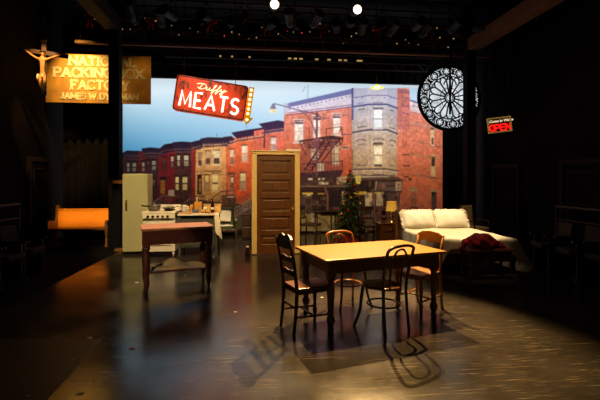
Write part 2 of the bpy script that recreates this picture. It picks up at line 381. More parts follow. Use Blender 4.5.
mould([(174, 143.6), (191, 143.6)], 5.6, 7, (112, 78, 88), (32, 22, 38)); mould([(192, 143), (201, 141)], 5.4, 4, (150, 104, 92), (44, 28, 44)); mould([(202, 139.8), (228, 138.4)], 5.4, 9, (190, 138, 112), (46, 30, 48)); mould([(229, 139.5), (237, 136.6), (264, 132.4)], 3.0, 11, (214, 150, 128), (50, 30, 54)); mould([(262, 127.2), (286, 123.6)], 4.6, 8, (176, 122, 132), (52, 34, 62))
# antennas
line([(217, 133), (216.5, 138)], .4, (70, 90, 110)); line([(246.4, 120), (246.2, 131)], .35, (110, 140, 160)); line([(236, 121.5), (252, 120.4)], .35, (140, 170, 190))
# --- stoops and railings along the foot of the row
vgrad([(100, 205), (152, 198), (175, 204), (200, 200), (250, 205), (256, 236), (100, 236)], (54, 32, 28), (66, 42, 30), 200, 236)
def stoop(x0, y0, x1, y1, c, n=7, w=1.1):
    for k in range(n):
        t = k/(n-1); line([(x0+(x1-x0)*t, y0+(y1-y0)*t), (x0+(x1-x0)*t, y0+(y1-y0)*t+8)], .55, c, .8)
    line([(x0, y0), (x1, y1)], w, c); line([(x0, y0+8), (x1, y1+8)], w, c)
    line([(x0, y0+4), (x1, y1+4)], .5, c, .6)
stoop(152, 203, 163, 195.5, (120, 92, 74)); stoop(163, 196, 170, 195, (104, 78, 62), 5)
rect(168.2, 190, 174.3, 196.5, (176, 146, 116)); stoop(178, 208, 192, 197, (118, 84, 58)); stoop(192, 197, 204, 196, (84, 54, 38), 5)
stoop(206, 203, 221, 191.5, (112, 66, 40), 8); stoop(221, 191.5, 235, 190.5, (110, 60, 42), 7); rect(222, 195, 236, 206, (96, 54, 32)); rect(227, 196.2, 234, 197.4, (216, 176, 120))
stoop(234, 204, 252, 191, (132, 84, 60), 9); rect(228, 200, 236, 210, (78, 54, 36), .8)
poly([(228, 216), (256, 198), (256, 222), (228, 226)], (104, 76, 58)); 
for k in range(7): line([(226+k*4, 218-k*3.0), (238+k*4, 217-k*3.0)], 1.2, (146, 112, 84), .75)
stoop(229, 212, 255, 196, (150, 118, 90), 11, 1.2)
poly([(225, 222), (262, 217), (262, 231), (225, 231)], (112, 88, 52)); rect(90, 229, 262, 231.5, (74, 54, 38)); rect(90, 231, 480, 250, (46, 34, 26))
# --- corner building
BR0, BR1 = (230, 142, 128), (198, 88, 54)
vgrad([(284, 108), (356, 92), (356, 236), (284, 236)], BR0, BR1, 100, 168)
# cornice
poly([(283.5, 107.5), (287, 104.5), (353, 90), (353, 107), (285, 114)], (216, 204, 222)); poly([(286, 105.5), (287, 103.4), (352, 88.6), (352, 94), (290, 107)], (116, 120, 172))
line([(286, 113.2), (353, 104.6)], 1.0, (150, 120, 150)); line([(286, 115.5), (353, 106.4)], .8, (110, 84, 120))
for k in range(16):
    x = 289+k*4; y = 107.2-k*.87; rect(x, y+1.6, x+2.4, y+2.6, (150, 138, 176)); rect(x+2.2, y+.2, x+3, y+3.4, (238, 232, 240))
rect(283.6, 103, 288.5, 114, (196, 196, 216), .7)
# windows of the corner building
for x0, y0, x1, y1 in ((295, 122, 303, 141), (313.5, 118, 320, 137.5), (333.5, 116, 340, 133.5)):
    rect(x0-2, y0-3, x1+1.5, y0-.6, (232, 206, 200)); win(x0, y0, x1, y1, (206, 150, 142), (244, 232, 226), (232, 214, 206), -.6)
    rect(x0-2.5, y1+1, x1+2, y1+2.6, (222, 190, 176)); rect(x0, y0, x1, y0+2, (96, 74, 104))
for a in ((323, 118.6, 330, 117.8), (342, 115.4, 349, 114.8), (286, 124.4, 293, 124)): line([(a[0], a[1]), (a[2], a[3])], 1.3, (150, 100, 110))
for x0, y0, x1, y1 in ((311, 143, 319, 160), (332.5, 143, 339, 164.5)):
    rect(x0-1, y0-2.6, x1+1, y0, (222, 170, 130)); win(x0, y0, x1, y1, (180, 110, 80), (240, 214, 160), (228, 200, 150))
rect(340.5, 145.5, 349.5, 149.5, (196, 140, 110)); rect(342, 146.8, 348.5, 148.6, (120, 76, 70)); line([(341, 134.7), (352, 134.3)], .9, (116, 76, 92))
rect(286, 149, 300, 153, (230, 186, 130)); rect(317.5, 163, 324, 171, (244, 220, 170))
# fire escape
FE = (66, 38, 44)
poly([(299, 140.5), (333, 135.3), (343, 137.8), (343, 139.6), (318, 139.5), (300, 142)], FE); poly([(303, 142), (318, 140), (341, 139.5), (336, 146), (312, 149)], (120, 58, 58), .75)
for x in range(303, 342, 4): line([(x, 140.4-(x-303)*.06), (x+3, 146.5)], .6, FE)
line([(303, 142), (308, 148), (318, 147)], .8, FE); line([(343, 138), (342, 143), (336, 147)], .8, FE)
line([(309, 127), (309.5, 140)], .5, FE); line([(326, 128.5), (326.5, 139)], .6, FE); line([(326, 129), (341, 126.6)], .6, FE); line([(341, 126.5), (343, 138)], .6, FE); line([(342, 127), (339, 132)], .7, FE)
poly([(301, 143), (338, 141), (341, 171), (300, 173)], (92, 52, 56), .28)
line([(325, 139), (304, 171)], 1.6, FE); line([(331, 140), (311, 171)], 1.4, FE); line([(339, 139.5), (321, 163)], 1.1, FE)
for k in range(11): line([(325-k*2.0, 140+k*3.0), (330-k*1.9, 141+k*2.9)], .6, FE)
line([(299, 141), (306, 155)], .6, FE); line([(331, 145), (331, 172)], .7, FE); line([(334, 145), (334, 172)], .5, FE)
poly([(300, 173), (341, 170), (342.5, 172), (340, 177), (318, 178.5), (300, 176)], (78, 44, 44)); line([(300, 164), (342, 161)], .6, FE); line([(342.3, 160), (342.3, 172)], .9, FE)
for x in range(301, 343, 3): line([(x, 164-(x-300)*.07), (x, 173)], .45, FE, .85)
# bracket lamp and its post
PO = (116, 66, 78)
line([(273.5, 103.5), (282, 105.5), (300, 110.6), (313, 113), (319, 114.5)], .9, (96, 84, 124)); line([(300, 110.5), (306, 115), (311, 121), (315, 131), (316, 136)], .9, (104, 72, 96)); line([(313, 113.2), (320, 116), (320.5, 119), (318, 120)], .8, (104, 72, 96))
poly([(272.5, 103.5), (274.5, 103.5), (276.5, 109.5), (269.5, 109.5)], (126, 124, 156)); poly([(269, 109), (277, 109), (275, 113), (270.6, 113)], (250, 226, 176))
line([(317, 112), (316.4, 190)], 2.0, PO); line([(316.4, 175), (315.8, 234)], 3.0, (104, 64, 56)); rect(314.2, 138, 319, 146, (138, 74, 84)); rect(313.5, 184, 319, 194, (94, 56, 50))
line([(305.5, 86), (302.5, 92)], .4, (120, 140, 180)); line([(308, 85), (307.8, 100)], .5, (130, 150, 190))
# storefront below
rect(300, 176.5, 353, 192, (78, 48, 40)); 
for x0, x1, c in ((308, 312.5, (220, 196, 160)), (318, 320.5, (214, 186, 150)), (322, 325, (206, 176, 140)), (319, 328.5, (226, 190, 140))): rect(x0, 178 if c[0] != 226 else 181.5, x1, 180.2 if c[0] != 226 else 184.6, c)
poly([(336, 177), (352, 175.5), (352, 184), (337, 184.5)], (188, 140, 96)); line([(336.5, 178), (339, 182.5), (345, 183.5)], .9, (70, 46, 40)); rect(347, 178, 349, 182.5, (90, 60, 50))
rect(300, 185.5, 353, 187, (134, 92, 64)); rect(300, 187, 353, 236, (60, 36, 28)); 
rect(302, 192.6, 313, 194.6, (226, 172, 40)); rect(317.5, 193, 324.5, 194.5, (190, 136, 34)); rect(307, 194, 311, 197, (226, 200, 160)); rect(300, 196, 312, 214, (96, 62, 46)); rect(319, 195, 326, 214, (52, 32, 26))
line([(324.5, 186), (327.5, 196), (327.5, 215)], 2.2, (136, 72, 56)); rect(333, 207, 341, 217, (112, 56, 44)); rect(329, 190, 341, 207, (48, 30, 26)); rect(342, 191.5, 350, 204, (214, 176, 120)); rect(343.5, 193, 349, 203, (172, 128, 80))
# --- right side brick wall of the corner building
vgrad([(396, 88), (412, 88), (441, 102), (476, 112), (476, 236), (396, 236)], (232, 142, 128), (204, 96, 56), 96, 180)
poly([(409, 88), (476, 88), (476, 118), (441, 104.6), (425, 103), (410, 100)], (196, 222, 246))
poly([(397.5, 88.5), (409.5, 90), (410, 130), (397, 130)], (206, 118, 110)); poly([(398, 90), (403, 88.7), (409.6, 91.5), (409.6, 94), (398, 93)], (168, 100, 108))
for y in (97, 105, 112.5): line([(402, y), (408.8, y+2)], .9, (112, 78, 108))
poly([(410, 100), (419, 103.5), (441, 109), (476, 117), (476, 126), (441, 117.5), (410, 111)], (224, 200, 206)); line([(410, 100.3), (420, 103.4), (445, 109.5), (476, 117)], 1.8, (112, 112, 160)); line([(410, 112), (441, 118.5), (476, 127)], 1.0, (182, 130, 136))
for k in range(8): rect(412+k*5, 105+k*1.3, 414.6+k*5, 106.6+k*1.3, (168, 150, 176))
for (x0, y0, x1, y1, w, c) in ((411, 122.5, 440, 129.5, 1.8, (190, 140, 128)), (411, 140.5, 446, 147.5, 1.1, (168, 104, 84)), (411, 154, 446, 159.5, 2.2, (184, 116, 78)), (412, 174.8, 446, 179.2, 1.2, (150, 96, 62))): line([(x0, y0), (x1, y1)], w, c)
rect(402, 154, 409.5, 155.6, (124, 66, 50)); rect(402.5, 165, 409.6, 166.6, (112, 60, 44)); rect(404, 176, 408.5, 177.5, (104, 54, 40)); rect(408.4, 178, 411.6, 180.6, (96, 50, 38)); rect(398, 130, 399.6, 132, (210, 180, 150))
for x in (403, 406): line([(x, 116), (x, 150)], .4, (176, 96, 90))
rect(431, 127.8, 433.6, 129.6, (80, 58, 66)); win(431.4, 130.5, 433.4, 144.5, (226, 180, 140), (226, 190, 150), (110, 80, 66)); line([(430, 146), (440, 147.6)], .8, (140, 84, 70))
rect(430.8, 154.8, 436, 158.6, (212, 168, 110)); win(431.4, 157.6, 435, 175, (190, 130, 84), (70, 46, 42), (206, 160, 104)); line([(430, 177), (437, 178.2)], 1, (90, 56, 44))
rect(410, 188, 417, 191, (170, 128, 76)); rect(411, 191, 416.4, 207, (166, 88, 56)); rect(410, 207, 418, 208.2, (70, 40, 32))
rect(430.6, 189.5, 437, 192, (166, 124, 72)); rect(431.5, 192, 436.5, 211, (82, 56, 42)); poly([(431.5, 192), (436, 192), (432.5, 197)], (40, 28, 30))
# --- stone bay turret
vgrad([(352, 88), (397, 88), (397, 178), (352, 178)], (186, 186, 208), (188, 146, 104), 100, 165)
vgrad([(367, 88), (387, 88), (387, 178), (367, 178)], (200, 198, 214), (198, 156, 112), 100, 165)
line([(352.4, 88), (352.4, 120)], 2.0, (88, 86, 136)); line([(352.6, 150), (352.6, 178)], 1, (136, 100, 74))
for (yl, yc, w, c) in ((98, 95.4, .9, (112, 112, 160)), (107, 104.4, 1.8, (84, 84, 134)), (132.6, 129.8, 1.9, (84, 74, 92)), (169.6, 169, 1.3, (92, 66, 54)), (176, 175.6, 1.2, (110, 76, 54))):
    line([(352, yl), (369, yc), (387, yc), (398, yl+1.4)], w, c); line([(352, yl+1.4), (369, yc+1.4), (387, yc+1.4), (398, yl+2.8)], .7, (220, 206, 206), .6)
for x in (356, 362, 372, 384, 390, 394): rect(x, 97.2, x+1, 98.4, (100, 100, 150))
line([(357, 104), (364, 102.6)], .7, (112, 112, 156)); line([(373, 102.6), (383, 102.6)], .7, (112, 112, 156))
for (x0, y0, x1, y1) in ((358, 110, 364.5, 108.8), (390, 110, 393.6, 111.4), (357, 127.6, 366, 126.4), (389.6, 127.4, 394.6, 128.6), (358.6, 144.6, 364, 144), (391, 145, 394, 146), (357, 165.4, 366, 165.2), (390, 165.6, 395, 166.2), (373.6, 174.4, 384, 174.4), (359, 174.6, 366, 174.4), (390.6, 175, 395.6, 175.4)): line([(x0, y0), (x1, y1)], 1.1, (104, 90, 96))
line([(356, 141.4), (358.4, 139.8), (364, 139.6), (366.6, 141)], 1.1, (104, 82, 84)); line([(372.6, 140.4), (375, 138.8), (382, 138.8), (384.6, 140.6)], 1.0, (116, 90, 88)); line([(389.4, 141.6), (391.4, 140), (394.6, 141), (395.6, 142.8)], 1.1, (104, 82, 84))
rect(373, 107.6, 383.4, 109, (90, 86, 118)); win(374, 110, 382, 127.6, (190, 182, 190), (244, 246, 250), (226, 232, 240)); rect(373, 118.4, 382.6, 119.2, (110, 110, 140))
rect(373, 142.6, 383.4, 144, (80, 62, 62)); win(374, 146, 382, 164, (196, 160, 126), (244, 224, 186), (246, 222, 176)); rect(374, 164.4, 382, 166.2, (70, 56, 62)); rect(373, 155, 383, 155.8, (150, 116, 90))
for x in (354, 369.6, 370.6, 386, 396): line([(x, 107), (x, 129)], .5, (150, 146, 172), .7); line([(x, 134), (x, 168)], .5, (150, 118, 92), .7)
# shop under the bay
poly([(352, 177.6), (398, 177), (403, 179.4), (403, 182), (352, 180)], (96, 62, 46)); rect(352, 180, 400, 236, (52, 32, 24))
poly([(375, 181.5), (402, 181.5), (402, 192), (374, 191)], (94, 66, 54)); rect(395.6, 181.6, 401.5, 191, (172, 130, 88)); rect(378.5, 183, 385, 189.4, (120, 78, 58)); line([(376.4, 181), (375.6, 190.6)], 1.2, (176, 128, 84)); rect(385.6, 185, 394.8, 187, (70, 48, 44)); rect(374, 191, 402, 192.6, (60, 38, 34)); rect(397.6, 184, 399, 186, (90, 60, 46)); rect(397.6, 187.4, 399, 189, (90, 60, 46))
rect(355.4, 175.6, 361, 184, (232, 188, 50)); rect(356.6, 177, 359.6, 181.4, (206, 180, 110))
rect(353, 191.6, 366, 194.4, (232, 178, 30)); rect(371, 192, 384, 194, (226, 170, 28)); rect(365, 192.8, 374, 207, (214, 170, 110)); rect(376, 192.6, 383, 206, (196, 154, 104))
rect(372, 192, 375, 236, (140, 88, 60)); rect(386, 193, 398, 214, (84, 58, 46)); rect(376, 206, 398, 236, (98, 54, 42)); rect(396.5, 192, 400, 214, (124, 76, 52))
rect(300, 214, 352, 230, (172, 134, 66)); poly([(300, 219), (352, 217), (352, 230), (300, 230)], (176, 138, 68)); rect(300, 228.6, 372, 231, (206, 168, 92)); rect(352, 214, 376, 231, (112, 76, 46))
rect(311, 213, 315, 224, (190, 160, 120)); line([(313, 216), (326, 221), (330, 229)], .8, (96, 62, 44)); rect(400, 211, 476, 236, (96, 56, 38))
# small clutter: shop windows, iron work, steps
crn = random.Random(5)
def clutter(x0, y0, x1, y1, n, cols, w=(1, 4), h=(.6, 2.4), a=(.25, .6)):
    for _ in range(n):
        x, y = crn.uniform(x0, x1), crn.uniform(y0, y1); rect(x, y, min(x1, x+crn.uniform(*w)), min(y1, y+crn.uniform(*h)), crn.choice(cols), crn.uniform(*a))
BRN = [(40, 26, 20), (130, 86, 56), (92, 58, 42), (70, 42, 32), (168, 116, 74), (30, 22, 18)]
clutter(301, 177, 353, 191, 60, BRN); clutter(301, 194, 326, 214, 34, BRN, (1, 5), (2, 7)); clutter(353, 181, 374, 206, 26, BRN, (1, 4), (2, 6)); clutter(374, 192, 400, 214, 26, BRN, (1, 4), (2, 7))
clutter(154, 194, 254, 216, 190, BRN[:4]+[(150, 110, 80), (120, 80, 56)], (.6, 3), (.5, 3), (.2, .5)); clutter(150, 214, 256, 230, 60, BRN, (2, 7), (.6, 2), (.15, .4))
clutter(304, 141, 341, 150, 26, [FE, (60, 36, 44), (170, 90, 80)], (1, 4), (.5, 2)); clutter(303, 172, 341, 178, 24, [FE, (50, 32, 34)], (1, 5), (.6, 2))
clutter(353, 89, 398, 176, 120, [(214, 204, 210), (140, 124, 140), (170, 140, 116)], (.5, 1.2), (3, 16), (.06, .2)); clutter(288, 116, 352, 175, 160, [(240, 170, 140), (150, 70, 60), (180, 90, 80)], (1, 5), (.4, .9), (.12, .35)); clutter(399, 116, 440, 208, 150, [(240, 160, 120), (150, 70, 48), (176, 90, 64)], (1, 5), (.4, .9), (.12, .35)); clutter(228, 140, 284, 192, 110, [(250, 150, 104), (170, 70, 44)], (1, 4), (.4, .9), (.12, .3)); clutter(124, 156, 226, 194, 170, [(40, 24, 28), (130, 70, 60), (90, 50, 48)], (1, 4), (.4, 1.2), (.08, .28))
# speckle of brick and stone courses, then a soft print blur
rng = np.random.default_rng(3)
def nz(k):
    a = rng.random((H_//k+2, W_//k+2)).astype(np.float32); return np.repeat(np.repeat(a, k, 0), k, 1)[:H_, :W_]
wall = 1-np.clip((cv[..., 2]-cv[..., 0])/30+.3, 0, 1)
g = (nz(2)-.5)*.14+(nz(5)-.5)*.14+(nz(11)-.5)*.14+(nz(28)-.5)*.12
cv *= (1+g*wall)[..., None]
def blur(a, r):
    for ax in (0, 1):
        c = np.cumsum(np.pad(a, [(r+1, r) if i == ax else (0, 0) for i in range(3)], mode='edge'), axis=ax)
        n = a.shape[ax]; a = (np.take(c, range(2*r+1, n+2*r+1), axis=ax)-np.take(c, range(0, n), axis=ax))/(2*r+1)
    return a
cv = blur(blur(cv, 1), 1)
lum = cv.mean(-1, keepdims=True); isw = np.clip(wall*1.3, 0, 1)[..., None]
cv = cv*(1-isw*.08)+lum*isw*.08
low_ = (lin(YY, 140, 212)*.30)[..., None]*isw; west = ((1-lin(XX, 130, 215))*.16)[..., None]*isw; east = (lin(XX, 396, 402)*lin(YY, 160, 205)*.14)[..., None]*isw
cv = cv*(1-low_)*(1-west)*(1-east)*np.asarray((.97, .95, .90), np.float32)**(isw*lin(YY, 96, 150)[..., None])  # lower print darkened and warmed, lighting on the drop put into colour
cv = np.clip(cv, 0, 255)/255
lincv = np.where(cv <= .04045, cv/12.92, ((cv+.055)/1.055)**2.4).astype(np.float32)

DK, DY0 = .11, 11.537
def drop_pt(a): return (a*CT, DY0+a*ST)        # a = distance along the drop
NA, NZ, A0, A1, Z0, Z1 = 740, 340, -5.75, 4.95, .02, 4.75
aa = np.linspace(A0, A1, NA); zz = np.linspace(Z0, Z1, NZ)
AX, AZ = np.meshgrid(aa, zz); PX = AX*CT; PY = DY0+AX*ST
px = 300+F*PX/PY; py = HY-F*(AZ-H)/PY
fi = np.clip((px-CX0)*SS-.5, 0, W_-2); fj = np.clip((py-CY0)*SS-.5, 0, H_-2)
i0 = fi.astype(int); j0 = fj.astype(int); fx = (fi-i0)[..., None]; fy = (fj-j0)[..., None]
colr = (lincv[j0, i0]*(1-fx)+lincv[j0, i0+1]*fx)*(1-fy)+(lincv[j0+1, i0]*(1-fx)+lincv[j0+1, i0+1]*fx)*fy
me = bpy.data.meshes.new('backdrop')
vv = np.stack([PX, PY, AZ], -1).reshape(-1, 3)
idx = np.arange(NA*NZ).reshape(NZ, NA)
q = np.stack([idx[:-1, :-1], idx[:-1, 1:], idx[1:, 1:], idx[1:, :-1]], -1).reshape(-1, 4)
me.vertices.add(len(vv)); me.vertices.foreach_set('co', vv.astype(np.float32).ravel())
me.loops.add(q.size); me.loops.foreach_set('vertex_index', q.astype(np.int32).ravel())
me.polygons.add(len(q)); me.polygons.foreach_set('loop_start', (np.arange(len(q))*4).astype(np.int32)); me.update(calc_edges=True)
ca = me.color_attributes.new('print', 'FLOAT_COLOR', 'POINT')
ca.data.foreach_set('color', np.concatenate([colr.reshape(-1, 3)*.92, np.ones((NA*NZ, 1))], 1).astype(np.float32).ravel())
dm = bpy.data.materials.new('printed_translucent_drop'); dm.use_nodes = True
nt = dm.node_tree; nt.nodes.clear()
at_ = nt.nodes.new('ShaderNodeAttribute'); at_.attribute_name = 'print'
tr = nt.nodes.new('ShaderNodeBsdfTranslucent'); df = nt.nodes.new('ShaderNodeBsdfDiffuse'); mx = nt.nodes.new('ShaderNodeMixShader'); mx.inputs[0].default_value = .12
ou = nt.nodes.new('ShaderNodeOutputMaterial')
nt.links.new(at_.outputs['Color'], tr.inputs['Color']); nt.links.new(at_.outputs['Color'], df.inputs['Color'])
nt.links.new(tr.outputs[0], mx.inputs[1]); nt.links.new(df.outputs[0], mx.inputs[2]); nt.links.new(mx.outputs[0], ou.inputs['Surface'])
me.materials.append(dm)
drop = thing('backdrop', 'wide backlit cloth backdrop printed with brick row houses and blue dusk sky', 'backdrop')
dc = bpy.data.objects.new('printed_cloth', me); C.objects.link(dc); dc.parent = drop
b = MB(); b.tube([(*drop_pt(A0), 4.78), (*drop_pt(A1), 4.78)], .03); b.build('batten', 'blackmetal', drop)
b = MB(); b.tube([(*drop_pt(A0), .02), (*drop_pt(A1), .02)], .02); b.build('bottom_pipe', 'blackmetal', drop)
b = MB()
for a in (-4.5, -1.5, 1.5, 4.5): b.tube([(*drop_pt(a), 4.78), (*drop_pt(a), 6.3)], .006, 5)
b.build('hanging_cable', 'cable', drop)
# ------------------------------------------------------------------ setting
def slab(name, m, c, d, rz=TH):
    b = MB(); b.box((0, 0, 0), d); o = b.build(name, m); o.location = c; o.rotation_euler = (0, 0, rz); return struct(o)
slab('floor', 'floor', (0, 6, -.1), (16, 22, .2))
slab('ceiling', 'black', (0, 6, 6.4), (16, 22, .2))
def wall_seg(name, p, q, z1=6.3):
    d = math.hypot(q[0]-p[0], q[1]-p[1]); b = MB(); b.box((0, 0, z1/2), (d, .15, z1)); o = b.build(name, 'wall')
    o.location = ((p[0]+q[0])/2, (p[1]+q[1])/2, 0); o.rotation_euler = (0, 0, math.atan2(q[1]-p[1], q[0]-p[0])); return struct(o)
def lwx(Y): return -6.3+.11*(10-Y)
def rwx(Y): return 5.6-.11*(Y-10)
wall_seg('wall_left', (lwx(-2)-.08, -2), (lwx(14)-.08, 14))
wall_seg('wall_right', (rwx(-2)+.08, -2), (rwx(14)+.08, 14))
slab('wall_back', 'wall', (0, 13.6, 3.15), (14, .15, 6.3))
def door_leaf(name, x, y0, y1, z1, face, panels):
    """dark panelled door in a side wall"""
    yc = (y0+y1)/2; w = y1-y0; r = struct(bpy.data.objects.new(name, None)); C.objects.link(r)
    r.location = (x(yc), yc, 0); r.rotation_euler = (0, 0, TH+(PI/2 if face > 0 else -PI/2))
    # local -Y looks into the room, local x along the wall
    b = MB(); b.box((0, -.02, z1/2), (w-.16, .05, z1)); b.build('door_leaf', 'wall', r, bevel=.004)
    b = MB(); 
    for s in (-1, 1): b.box((s*(w/2-.05), -.03, (z1+.06)/2), (.1, .09, z1+.06))
    b.box((0, -.03, z1+.06), (w, .09, .1)); b.build('door_frame', 'rail', r, bevel=.005)
    for k in range(panels):
        h = (z1-.3)/panels; b = MB(); z = .2+h*(k+.5); ww = w-.42
        for s in (-1, 1): b.box((s*ww/2, -.05, z), (.03, .03, h-.12)); b.box((0, -.05, z+s*(h/2-.06)), (ww, .03, .03))
        b.build('panel_moulding', 'rail', r)
    return r
door_leaf('door_1', lwx, 9.06, 10.0, 1.96, 1, 2)
door_leaf('door_2', rwx, 10.1, 11.25, 1.84, -1, 2)
door_leaf('door_3', rwx, 7.6, 8.76, 1.86, -1, 2)
# pillars and the beams they carry
def pillar(name, x, y, w, z):
    b = MB(); b.box((0, 0, z/2), (w, w, z)); o = b.build(name, 'black', bevel=.01); o.location = (x, y, 0); o.rotation_euler = (0, 0, TH); return struct(o)
pillar('pillar_left', -4.11, 8.9, .225, 6.3); pillar('pillar_right', 4.36, 10.3, .23, 6.3)
def beam(name, p, q, w, h, m):
    p = Vector(p); q = Vector(q); d = q-p; b = MB(); b.box((0, 0, 0), (d.length, w, h)); o = b.build(name, m, bevel=.01)
    o.location = (p+q)/2; o.rotation_euler = (0, -math.asin(d.z/d.length), math.atan2(d.y, d.x)); return struct(o)
beam('beam_left', (-4.11+.11*.02, 8.73, 4.98), (-4.11+.11*8.7, 0, 4.98), .30, .30, 'rail')
beam('beam_right', (4.36+.11*.1, 10.1, 4.96), (4.36+.11*10.1, 0, 4.96), .30, .30, 'beam')
# matt carpet of the house, left of the shiny stage floor, and the duller sheet of flooring at the front left
def ex(Y): return -3.67-.09*(Y-6.06)
b = MB(); b.prism([(lwx(-2)+.01, -2), (ex(-2), -2), (ex(9.1), 9.1), (ex(9.1)-.75, 9.1), (ex(9.1)-.75, 11), (lwx(11)+.01, 11)], .0, .006)
struct(b.build('carpet', mat('dark_carpet', (.010, .008, .008), .95, spec=.05, noise=.4, scale=60)))
def ex2(Y): return -1.9-.13*(Y-3.7)
b = MB(); b.prism([(ex(-1)+.002, -1), (ex2(-1), -1), (ex2(3.9), 3.9), (ex(3.9)+.002, 3.9)], .0, .003)
struct(b.build('floor_sheet', mat('dull_black_flooring', (.016, .013, .011), .42, spec=.3, noise=.4, scale=5)))

# ------------------------------------------------------------------ black masking cloths
def drape(name, p, q, z0, z1, label, amp=.05, per=.22):
    L = math.hypot(q[0]-p[0], q[1]-p[1]); ux, uy = (q[0]-p[0])/L, (q[1]-p[1])/L; nx, ny = -uy, ux
    n = int(L/per)*6; b = MB()
    def fn(u, v):
        a = u*L; o = amp*math.sin(a/per*2*PI)*(.6+.4*math.sin(a*1.7)); z = z0+(z1-z0)*v
        return (p[0]+ux*a+nx*o, p[1]+uy*a+ny*o, z)
    b.grid(fn, n, 4); t = thing(name, label, 'curtain'); b.build('cloth', 'velour', t, solid=.01)
    b = MB(); b.tube([(*p, z1+.03), (*q, z1+.03)], .025); b.build('pipe', 'blackmetal', t)
    b = MB(); m_ = ((p[0]+q[0])/2, (p[1]+q[1])/2)
    for e in (p, m_, q): b.tube([(*e, z1+.03), (*e, 6.3)], .006, 5)
    b.build('hanging_cable', 'cable', t); return t
def dline(a, off): x, y = drop_pt(a); return (x+ST*off, y-CT*off)
drape('border_curtain', dline(-5.6, .35), dline(5.15, .35), 4.29, 5.5, 'wide black border curtain hanging above the street backdrop')
drape('leg_curtain', dline(4.24, .14), dline(5.25, .14), .01, 5.5, 'black masking curtain at the right edge of the backdrop, below the round window')
drape('leg_curtain', dline(-6.2, .55), dline(-4.72, .55), .01, 5.5, 'black masking curtain left of the backdrop, behind the orange pew')
b = MB(); b.tube([(*dline(-5.6, .43), 4.27), (*dline(5.15, .43), 4.27)], .022); o = b.build('border_pipe', 'pipe'); tag(o, 'thin dull metal pipe along the lower edge of the black border curtain', 'pipe')

# ------------------------------------------------------------------ lettering
def arc(cx, cy, rx, ry, a0, a1, n=10): return [(cx+rx*math.cos(R(a0+(a1-a0)*i/n)), cy+ry*math.sin(R(a0+(a1-a0)*i/n))) for i in range(n+1)]
G = {
 'N': (.78, [[(0, 0), (0, 1), (.78, 0), (.78, 1)]], [(0, 0), (0, 1), (.78, 1)]),
 'A': (.8, [[(0, 0), (.4, 1), (.8, 0)], [(.16, .34), (.64, .34)]], [(0, 0), (.8, 0)]),
 'T': (.72, [[(.36, 0), (.36, 1)], [(0, 1), (.72, 1)]], [(.36, 0)]),
 'I': (.2, [[(.1, 0), (.1, 1)]], [(.1, 0), (.1, 1)]),
 'O': (.82, [arc(.41, .5, .41, .5, 90, 450, 18)], []),
 'L': (.6, [[(0, 1), (0, 0), (.6, 0), (.6, .18)]], [(0, 1), (0, 0)]),
 'P': (.64, [[(0, 0), (0, 1), (.36, 1)]+arc(.36, .73, .28, .27, 90, -90, 8)+[(0, .46)]], [(0, 0), (0, 1)]),
 'C': (.74, [arc(.41, .5, .41, .5, 40, 320, 14)], []),
 'K': (.74, [[(0, 0), (0, 1)], [(.7, 1), (.02, .42)], [(.24, .6), (.74, 0)]], [(0, 0), (0, 1), (.7, 1), (.72, 0)]),
 'G': (.78, [arc(.41, .5, .41, .5, 40, 350, 14)+[(.8, .42), (.46, .42)]], []),
 'B': (.66, [[(0, 0), (0, 1), (.34, 1)]+arc(.34, .76, .26, .24, 90, -90, 8)+[(0, .52)], arc(.36, .26, .30, .26, 90, -90, 8)+[(0, 0)]], [(0, 0), (0, 1)]),
 'X': (.74, [[(0, 0), (.74, 1)], [(0, 1), (.74, 0)]], [(0, 0), (0, 1), (.74, 0), (.74, 1)]),
 'F': (.6, [[(0, 0), (0, 1), (.6, 1), (.6, .84)], [(0, .52), (.42, .52)]], [(0, 0), (0, 1)]),
 'R': (.7, [[(0, 0), (0, 1), (.36, 1)]+arc(.36, .74, .27, .26, 90, -90, 8)+[(0, .48)], [(.34, .48), (.68, 0)]], [(0, 0), (0, 1), (.68, 0)]),
 'Y': (.76, [[(0, 1), (.38, .46), (.38, 0)], [(.76, 1), (.38, .46)]], [(0, 1), (.76, 1), (.38, 0)]),
 'J': (.5, [[(.42, 1), (.42, .26)]+arc(.22, .26, .2, .26, 0, -170, 8)], [(.42, 1)]),
 'M': (.95, [[(0, 0), (.06, 1), (.475, .18), (.89, 1), (.95, 0)]], [(0, 0), (.04, 1), (.91, 1), (.95, 0)]),
 'E': (.58, [[(.58, 1), (0, 1), (0, 0), (.58, 0)], [(0, .51), (.48, .51)]], [(0, 0), (0, 1)]),
 'S': (.6, [arc(.3, .75, .28, .25, 30, 270, 10)+arc(.3, .25, .29, .25, 90, -150, 10)], []),
 'W': (1.05, [[(0, 1), (.26, 0), (.525, .9), (.79, 0), (1.05, 1)]], [(0, 1), (1.05, 1)]),
 'D': (.74, [[(0, 0), (0, 1), (.3, 1)]+arc(.3, .5, .42, .5, 90, -90, 12)+[(0, 0)]], [(0, 0), (0, 1)]),
 '.': (.12, [[(.02, .05), (.1, .05)]], []), ' ': (.3, [], []),
}
def seg_box(b, p, q, w, y, d, ext=0.):
    x1, z1 = p; x2, z2 = q; L = math.hypot(x2-x1, z2-z1) or 1e-6; ux, uz = (x2-x1)/L, (z2-z1)/L; nx, nz_ = -uz*w/2, ux*w/2
    x1 -= ux*ext; z1 -= uz*ext; x2 += ux*ext; z2 += uz*ext
    c = [(x1+nx, z1+nz_), (x2+nx, z2+nz_), (x2-nx, z2-nz_), (x1-nx, z1-nz_)]
    b.add([(x, y, z) for x, z in c]+[(x, y-d, z) for x, z in c], [(0, 1, 2, 3), (7, 6, 5, 4), (0, 4, 5, 1), (1, 5, 6, 2), (2, 6, 7, 3), (3, 7, 4, 0)])
def textw(s, gap=.22): return sum(G[c][0] for c in s)+gap*(len(s)-1)
